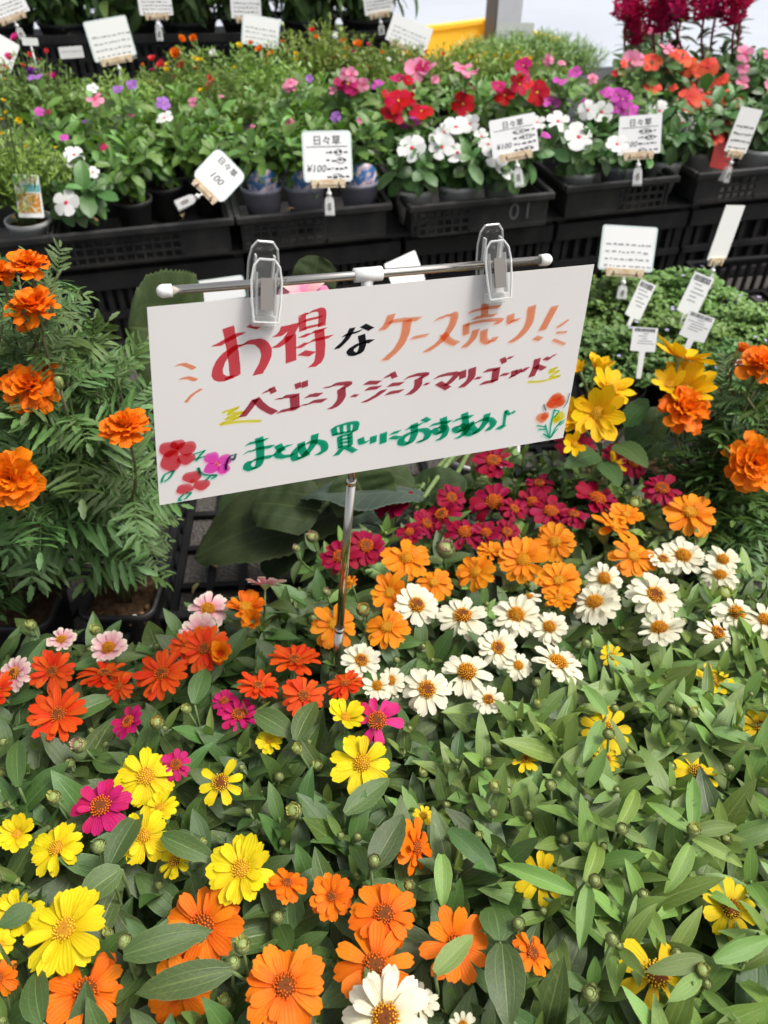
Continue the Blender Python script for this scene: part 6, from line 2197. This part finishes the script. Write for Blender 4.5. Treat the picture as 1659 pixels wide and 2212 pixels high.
p2(1400, 190, .50, 'tall periwinkle with two coral blooms and a cerise bud at its left', [(1410, 131, 44, 'p_coral'), (1410, 187, 42, 'p_coral'), (1336, 158, 32, 'p_red'), (1362, 131, 42, 'p_pink'), (1375, 128, 36, 'p_pink')], **kw3)
p2(1490, 180, .52, 'tall periwinkle with a clump of coral blooms below the celosia plumes', [(1475, 125, 46, 'p_coral'), (1485, 145, 48, 'p_coral'), (1500, 190, 46, 'p_pink'), (1530, 192, 56, 'p_coral'), (1490, 190, 40, 'p_coral'), (1440, 105, 38, 'p_pink')], **kw3)
p2(1570, 190, .50, 'tall periwinkle with coral blooms near the right picture edge', [(1530, 145, 46, 'p_coral'), (1555, 185, 50, 'p_coral'), (1590, 220, 26, 'p_coral'), (1608, 115, 40, 'p_pink')], **kw3)
p2(1655, 210, .50, 'tall bloomless periwinkle cut by the right picture edge', [(1655, 118, 24, 'p_pink')], **kw3)
p2(1405, 120, .80, 'tall periwinkle with one pink bloom in front of the celosia', [(1405, 64, 50, 'p_pink'), (1545, 185, 30, 'p_coral')], **kw3)

# fine-leaved column at far left with the photo label
def fine_plant(base, rx, h, n, label, name, mat, flowers=(), wk=.35, leafl=(.012, .02), pot=None, cat='plant', group=None, kinds=None):
    th = thing(name, label, cat, base, group)
    items, st = [], MB()
    top = base + Vector((0, 0, .08))
    if pot:
        put('pot', POTS[pot][0], th); put('soil', POTS[pot][1], th)
    for i in range(n):
        a, r = rnd(0, 2 * PI), math.sqrt(random.random())
        tip = top + Vector((rx * r * math.cos(a), rx * r * math.sin(a), h * rnd(.55, 1.05) * (1 - .35 * r * r)))
        b0 = top + Vector((rnd(-.02, .02), rnd(-.02, .02), -.01))
        pts = bez(b0, b0 + Vector((0, 0, h * .5)), tip - Vector((math.cos(a) * .02, math.sin(a) * .02, h * .2)), tip, 9)
        st.tube(pts, .0009, 3)
        for k in range(3, 10):
            for s_ in range(3):
                items.append((pts[k], (rdir(rnd(.4, 1.5))), Vector((rnd(-.5, .5), rnd(-.5, .5), 1)), rnd(*leafl)))
    f = put('foliage', merge_leaves(items, name + '_foliage', M[mat], wk, droop=.2), th, Matrix.Identity(4))
    f['kind'] = 'stuff'
    s = put('stems', st.mesh(name + '_stems', M['stem']), th, Matrix.Identity(4))
    s['kind'] = 'stuff'
    for x, y, d, key, Yd in flowers:
        p = PY(x, y, Yd)
        dia = d * _k * project(p)[2]
        ax = (rdir(rnd(.1, .8)) + Vector((0, -.5, .2))).normalized()
        m = zframe(p, ax, rnd(0, 6))
        fl = put('flower', CALYX, th, m @ Matrix.Scale(dia * .08, 4))
        for L in range(2):
            for k in range(5):
                a = 2 * PI * (k + .5 * L) / 5
                el = .25 + .45 * L
                d_ = Vector((math.cos(a) * math.cos(el), math.sin(a) * math.cos(el), math.sin(el)))
                put('petal', random.choice(PETAL[key]), fl, m @ frame(Vector((0, 0, 0)), d_, Vector((0, 0, 1)), dia / 2 * (1 - .25 * L), 1.1))
        # its stalk
        q = MB()
        e = p - ax * dia * .08
        q.tube(bez(top, top + Vector((0, 0, h * .4)), e - Vector((0, 0, .04)), e, 6), .0009, 4)
        put('flower_stalk', q.mesh('flower_stalk', M['stem']), th, Matrix.Identity(4))
    return th
pp = PB(40, 440, .09)
yb = PB(40, 440, .09)
fine_plant(B(sv(48, 430, .08), .08, .2425), .13, .20, 240, 'wispy fine-leaved plant with tiny yellow flowers in a white pot at the left edge', 'fine_leaved_plant', 'fine_leaf',
           [(x, y, d, 'p_yellow', 1.66) for x, y, d in ((8, 219, 14), (14, 244, 11), (42, 262, 20), (6, 260, 14), (6, 290, 12), (57, 318, 11), (120, 320, 9), (30, 470, 8))], wk=.22, pot='white')
# photo label stuck in that pot
p = PB(62, 424, .0)
xx = (DD + Vector((0, 0, .08))).normalized()
nz = (-DN + Vector((0, 0, .35))).normalized()
yy = nz.cross(xx).normalized()
xx = yy.cross(nz)
m0 = Matrix(((xx.x, yy.x, nz.x, p.x), (xx.y, yy.y, nz.y, p.y), (xx.z, yy.z, nz.z, p.z), (0, 0, 0, 1))) @ Matrix.Rotation(R(-10), 4, 'Z')
k = project(p)[2] * _k
th = thing('photo_label', 'picture label with orange flower print and a green corner, in the white pot at left', 'plant label', m=m0)
mb = MB(); mb.prism(rrect(52 * k, 86 * k, .003), -.0004, .0004); put('tag', mb.mesh('photo_tag', M['tag_paper'], False), th)
mb = MB(); mb.box((8 * k, 16 * k, .0006), (17 * k, 7 * k, .0001)); put('blue_band', mb.mesh('blue_band', plain('label_blue', (.18, .50, .56)), False), th)
mb = MB(); mb.prism([(-25 * k, 41 * k), (-25 * k, 24 * k), (-14 * k, 30 * k), (-8 * k, 41 * k)], .0005, .0007); put('green_corner', mb.mesh('green_corner', plain('label_green', (.08, .36, .16)), False), th)
t = NT('label_photo'); tc = t.node("ShaderNodeTexCoord").outputs['Object']
t.color(t.ramp(t.noise(140, 3, tc), [(.42, (.70, .64, .48)), (.50, (.66, .30, .03)), (.62, (.52, .19, .02))])); t.set(Roughness=.3)
mb = MB(); mb.box((0, -14 * k, .0006), (22 * k, 20 * k, .0001)); put('photo_print', mb.mesh('photo_print', t.m, False), th)
text('花', 13 * k, m0 @ Matrix.Translation((10 * k, 29 * k, .0006)), th, plain('label_red', (.45, .05, .04)))

# blue flower-print bands on the three mauve-grey pots
t = NT('blue_pot_print'); tc = t.node("ShaderNodeTexCoord").outputs['Object']
c1 = t.ramp(t.noise(60, 2, tc), [(.40, (.035, .11, .30)), (.48, (.06, .19, .42)), (.56, (.50, .34, .40)), (.66, (.72, .62, .66))])
t.color(c1); t.set(Roughness=.3)
BLUE = t.m
for x, which in ((562, 'leftmost'), (655, 'middle'), (775, 'rightmost')):
    tt = {562: .10, 655: .09, 775: .08}[x]
    s = sv(x, 400 - x * .05, tt)
    p = B(s, tt - .048, .262 + .098)
    m0 = Matrix.Translation(p) @ Matrix(((DD.x, DN.x, 0, 0), (DD.y, DN.y, 0, 0), (0, 0, 1, 0), (0, 0, 0, 1)))
    th = thing('pot_label', 'rounded blue flower-print label standing in the %s mauve-grey pot' % which, 'plant label', group='blue flower-print pot labels', m=m0)
    mb = MB()
    v, f = [], []
    n = 14
    for i in range(n + 1):
        u = -1 + 2 * i / n
        a = u * .85
        top_ = .045 * math.sqrt(max(0, 1 - u * u * .93))
        v += [(.049 * math.sin(a), .049 * (1 - math.cos(a)) - .004, -.012), (.049 * math.sin(a), .049 * (1 - math.cos(a)) - .004, top_), (.048 * math.sin(a), .049 * (1 - math.cos(a)) - .003, -.012), (.048 * math.sin(a), .049 * (1 - math.cos(a)) - .003, top_)]
    for i in range(n):
        a, b_ = 4 * i, 4 * (i + 1)
        f += [(a, b_, b_ + 1, a + 1), (a + 2, a + 3, b_ + 3, b_ + 2), (a + 1, b_ + 1, b_ + 3, a + 3)]
    mb.add(v, f)
    put('printed_tag', mb.mesh('blue_tag', BLUE), th)

# portulacas and other fine plants further back
PG = 'portulaca plants at the back of the bench'
def por(x, y, tt, label, fl, h=.14, n=150, mat='fine_leaf', rx=.16):
    h = h + .035
    s = sv(x, y, tt)
    Yd = B(s, tt, 0).y
    pal = ('p_yellow', 'p_orange', 'p_orange', 'p_magenta', 'p_scarlet', 'p_yellow') if x < 800 else ('p_yellow', 'p_yellow', 'p_orange')
    if fl:
        fl = list(fl) + [(x + rnd(-55, 55), y + rnd(-28, 30), rnd(8, 17), random.choice(pal)) for _ in range(7)]
    fine_plant(B(s, tt, .2425), rx, h, n, label, 'portulaca_plant', mat, [(a, b_, c_, k_, Yd + rnd(-.04, .04)) for a, b_, c_, k_ in fl], wk=.30, leafl=(.012, .022), pot='black', cat='portulaca', group=PG)
por(55, 150, .62, 'portulaca with magenta and scarlet blooms at the left edge', [(36, 84, 26, 'p_magenta'), (20, 128, 26, 'p_magenta'), (4, 156, 24, 'p_magenta'), (65, 120, 16, 'p_scarlet'), (100, 112, 14, 'p_scarlet'), (50, 145, 16, 'p_scarlet'), (120, 165, 20, 'p_magenta'), (75, 168, 44, 'p_purple')], h=.20)
por(150, 165, .66, 'bloomless portulaca right of the magenta one', [], h=.12)
por(250, 150, .70, 'bloomless portulaca below the square laminated card', [], h=.12)
por(345, 150, .70, 'portulaca with three scarlet blooms right of the square laminated card', [(330, 131, 24, 'p_scarlet'), (351, 143, 28, 'p_scarlet'), (396, 143, 26, 'p_scarlet'), (362, 142, 14, 'p_yellow')], h=.13)
por(330, 195, .52, 'bloomless portulaca behind the violet blooms at left', [], h=.13)
por(430, 150, .74, 'portulaca with large orange blooms against the black crate', [(391, 89, 26, 'p_orange'), (418, 85, 22, 'p_orange'), (380, 121, 34, 'p_orange'), (460, 114, 18, 'p_white')], h=.17)
por(470, 195, .55, 'portulaca with a small scarlet pair of blooms', [(450, 186, 14, 'p_scarlet'), (458, 178, 14, 'p_scarlet')], h=.14)
por(560, 150, .76, 'portulaca with yellow and orange blooms under the tilted laminated card', [(517, 102, 20, 'p_yellow'), (562, 110, 24, 'p_orange'), (588, 122, 26, 'p_orange'), (541, 94, 14, 'p_orange'), (641, 130, 14, 'p_yellow')], h=.17)
por(620, 190, .58, 'bloomless portulaca above the salmon pink periwinkle bloom', [], h=.14)
por(680, 140, .80, 'tall portulaca with seedy stems and small coral blooms', [(611, 93, 14, 'p_scarlet'), (675, 68, 18, 'p_scarlet'), (683, 83, 16, 'p_orange'), (724, 76, 16, 'p_white')], h=.21)
por(760, 150, .80, 'portulaca with a bunch of bright orange blooms, top centre', [(741, 93, 20, 'p_orange'), (752, 108, 20, 'p_orange'), (774, 101, 28, 'p_orange'), (796, 99, 14, 'p_magenta'), (764, 115, 16, 'p_magenta'), (768, 147, 14, 'p_yellow'), (785, 155, 18, 'p_yellow')], h=.18)
por(860, 140, .84, 'pale portulaca with tiny red buds left of the yellow crate', [(868, 135, 12, 'p_scarlet'), (920, 115, 14, 'p_orange'), (840, 128, 10, 'p_white')], h=.13, rx=.16)
por(960, 140, .80, 'portulaca with sparse orange buds in front of the yellow crate', [(914, 130, 14, 'p_orange'), (958, 118, 12, 'p_orange')], h=.12, rx=.16)
por(1050, 140, .76, 'portulaca with yellow blooms in front of the steel post', [(1020, 130, 24, 'p_yellow'), (1035, 138, 22, 'p_yellow'), (1068, 125, 18, 'p_yellow'), (1095, 123, 20, 'p_yellow'), (1033, 125, 18, 'p_scarlet'), (1078, 150, 18, 'p_yellow')], h=.14)
por(1140, 150, .66, 'bloomless portulaca right of the yellow-flowered one', [(1118, 118, 14, 'p_yellow'), (1125, 130, 14, 'p_yellow')], h=.13)
s = sv(1180, 130, .92)
fine_plant(B(s, .92, .2425), .20, .15, 420, 'rounded feathery pale green plant without blooms at the right rear of the bench', 'feathery_plant', 'cosmos_leaf', (), wk=.10, leafl=(.02, .035), pot='black', cat='plant')
s = sv(1090, 120, 1.02)
fine_plant(B(s, 1.02, .2425), .18, .135, 340, 'feathery pale green plant without blooms, left one, below the faint white card', 'feathery_plant', 'cosmos_leaf', (), wk=.10, leafl=(.02, .035), pot='black', cat='plant')

# back row bushes on the crates
BKL = [blade('bush_leaf', M['back_leaf'], 1.0, rnd(.24, .32), [0, .1, .35, .65, .88, 1], [.2, .6, 1.0, .9, .5, .05], droop=rnd(.2, 1.0), fold=rnd(.1, .3), nv=6, nu=3, lift=rnd(0, .4)) for _ in range(8)]
BIGP = pot_mesh(.10, .10, M['black_plastic'])
def bush(s, t_, label, n=38, h=.28, rx=.21):
    m0 = BKm(s)
    base = m0 @ Vector((0, t_, .44))
    th = thing('leafy_bush', label, 'bush', base, 'leafy bushes in the back row')
    st = MB()
    pm, sm = POTS['black']
    base = base + Vector((0, 0, 0))
    st.tube([base, base + Vector((0, 0, .03))], .012, 6)
    put('pot', BIGP[0], th, Matrix.Translation(base - Vector((0, 0, .06)))); put('soil', BIGP[1], th, Matrix.Translation(base - Vector((0, 0, .06))))
    for i in range(n):
        a = 2 * PI * i / n + rnd(-.4, .4)
        r = rx * math.sqrt(rnd(.03, 1))
        tip = base + Vector((r * math.cos(a), r * math.sin(a), h * rnd(.6, 1.05)))
        pts = bez(base, base + Vector((0, 0, h * .3)), tip - Vector((0, 0, h * .35)), tip, 7)
        st.tube(pts, .002, 4)
        az, d = rnd(0, PI), .004
        for k in range(10):
            p, ax = along(pts, d)
            leaf_pair(th, p, ax, az + k * PI / 2, rnd(.065, .095), .8 - .20 * min(k, 6), BKL)
            d += rnd(.02, .035)
    put('stem', st.mesh('bush_stem', M['stem']), th, Matrix.Identity(4))
nb = 7
for i in range(nb):
    bush(BL_ * (i + .5) / nb, .17, ['leafy bush of the back row at the top left corner', 'leafy bush of the back row, second from the left corner', 'leafy bush of the back row, left of the clip-mounted price card', 'leafy bush of the back row, right of the clip-mounted price card',
         'leafy bush of the back row above the tilted laminated card', 'leafy bush of the back row, second from its right end', 'leafy bush at the right end of the back row, against the bright pavement'][i])

# ================================================================== CELOSIA
def plume(root, base, top_, w):
    mb = MB()
    ax = (top_ - base)
    L = ax.length
    ax = ax.normalized()
    q = ax.orthogonal().normalized()
    b = ax.cross(q)
    mb.tube([base, top_], [w * .22, w * .05], 6)
    for i in range(520):
        t_ = random.random()
        a = rnd(0, 2 * PI)
        r = w * .5 * math.sin(PI * min(1, t_ * .82 + .12)) ** .7 * math.sqrt(random.random()) * (1 + .25 * math.sin(a * 3 + t_ * 9))
        p = base + ax * (L * t_) + (q * math.cos(a) + b * math.sin(a)) * r
        d = ((q * math.cos(a) + b * math.sin(a)) + ax * rnd(-.2, 1.2)).normalized()
        s = d.orthogonal().normalized() * rnd(.0025, .0045)
        l = rnd(.007, .014)
        mb.add([p - s, p + s, p + d * l + s * .6, p + d * l - s * .6], [(0, 1, 2, 3)], 0, [(0, 0), (1, 0), (1, 1), (0, 1)])
    put('plume', mb.mesh('celosia_plume', M['celosia'], False), root, Matrix.Identity(4))
CEL = [blade('celosia_leaf', M['celosia_leaf'], 1.0, .36, [0, .15, .4, .7, 1], [.15, .6, 1.0, .75, .03], droop=rnd(.4, 1.1), fold=.2, nv=6, nu=3, lift=.3) for _ in range(4)]
def celosia(x, Yd, label, plumes):
    base = PY(x, 200, Yd)
    base.z = .2425
    th = thing('celosia_plant', label, 'celosia', base, 'celosia plants at the right rear')
    put('pot', POTS['black'][0], th); put('soil', POTS['black'][1], th)
    st = MB()
    top = base + Vector((0, 0, .08))
    st.tube([top - Vector((0, 0, .02)), top + Vector((0, 0, .02))], .006, 6)
    for px, y0, y1, w in plumes:
        b, t_ = PY(px, y0, Yd), PY(px + rnd(-6, 6), y1, Yd + .02)
        plume(th, b, t_, w * 1.3 * _k * project(b)[2])
        pts = bez(top, top + Vector((0, 0, .08)), b - Vector((0, 0, .08)), b, 10)
        st.tube(pts, .0036, 6, 1)
        for k in range(4, 11):
            for s_ in range(2):
                leaf_pair(th, pts[k], Vector((0, 0, 1)), rnd(0, 6), rnd(.035, .065), rnd(-.1, .5), CEL, single=True)
    put('stem', st.mesh('celosia_stem', [M['stem_dark'], M['celosia_stem']]), th, Matrix.Identity(4))
celosia(1360, 2.72, 'crimson celosia leftmost of the plumed group, dark reddish leaves at its foot', [(1352, 42, -40, 36), (1378, 95, 10, 30), (1368, 60, -30, 26)])
celosia(1430, 2.70, 'crimson celosia with a stout plume left of centre in the plumed group', [(1432, 70, -30, 42), (1415, 40, -40, 30), (1470, 48, -40, 36)])
celosia(1530, 2.68, 'crimson celosia with bare red stalks in the plumed group', [(1462, 40, -50, 34), (1520, 42, -40, 34), (1545, 40, -60, 36)])
celosia(1590, 2.66, 'crimson celosia rightmost of the plumed group, a single stalk', [(1588, 52, -30, 44), (1605, 20, -40, 36)])

# ================================================================== FALLEN LEAVES
def fallen(p, label, L, rot):
    me = blade('dry_leaf', M['dry_leaf'], 1.0, rnd(.3, .5), [0, .2, .5, .8, 1], [.1, .7, 1.0, .6, .05], droop=rnd(.6, 1.6), fold=rnd(.3, .6), twist=rnd(-.8, .8), nv=9, lift=.6)
    o = put('fallen_leaf', me, None, Matrix.Translation(p) @ Matrix.Rotation(rot, 4, 'Z') @ Matrix.Scale(L, 4))
    tag(o, label, 'dry leaf', 'dry leaves fallen on the trays')
fallen(PB(212, 478, -.012), 'dry curled leaf caught on the rim of the half-empty tray, left part', .034, 1.2)
fallen(PB(395, 470, -.012), 'dry pale leaf on the rim of the half-empty tray, under the tipped price card', .026, .2)
fallen(PB(640, 452, -.012), 'dry brown leaf on the rim of the grid-sided tray below the middle mauve-grey pot', .026, 2.2)
fallen(P(470, 1225, .02), 'dry leaf fallen into the empty lattice tray left of the sign pole', .036, .8)
fallen(P(430, 1260, .02), 'small dry leaf in the lattice tray above the pale pink zinnias', .026, 2.8)
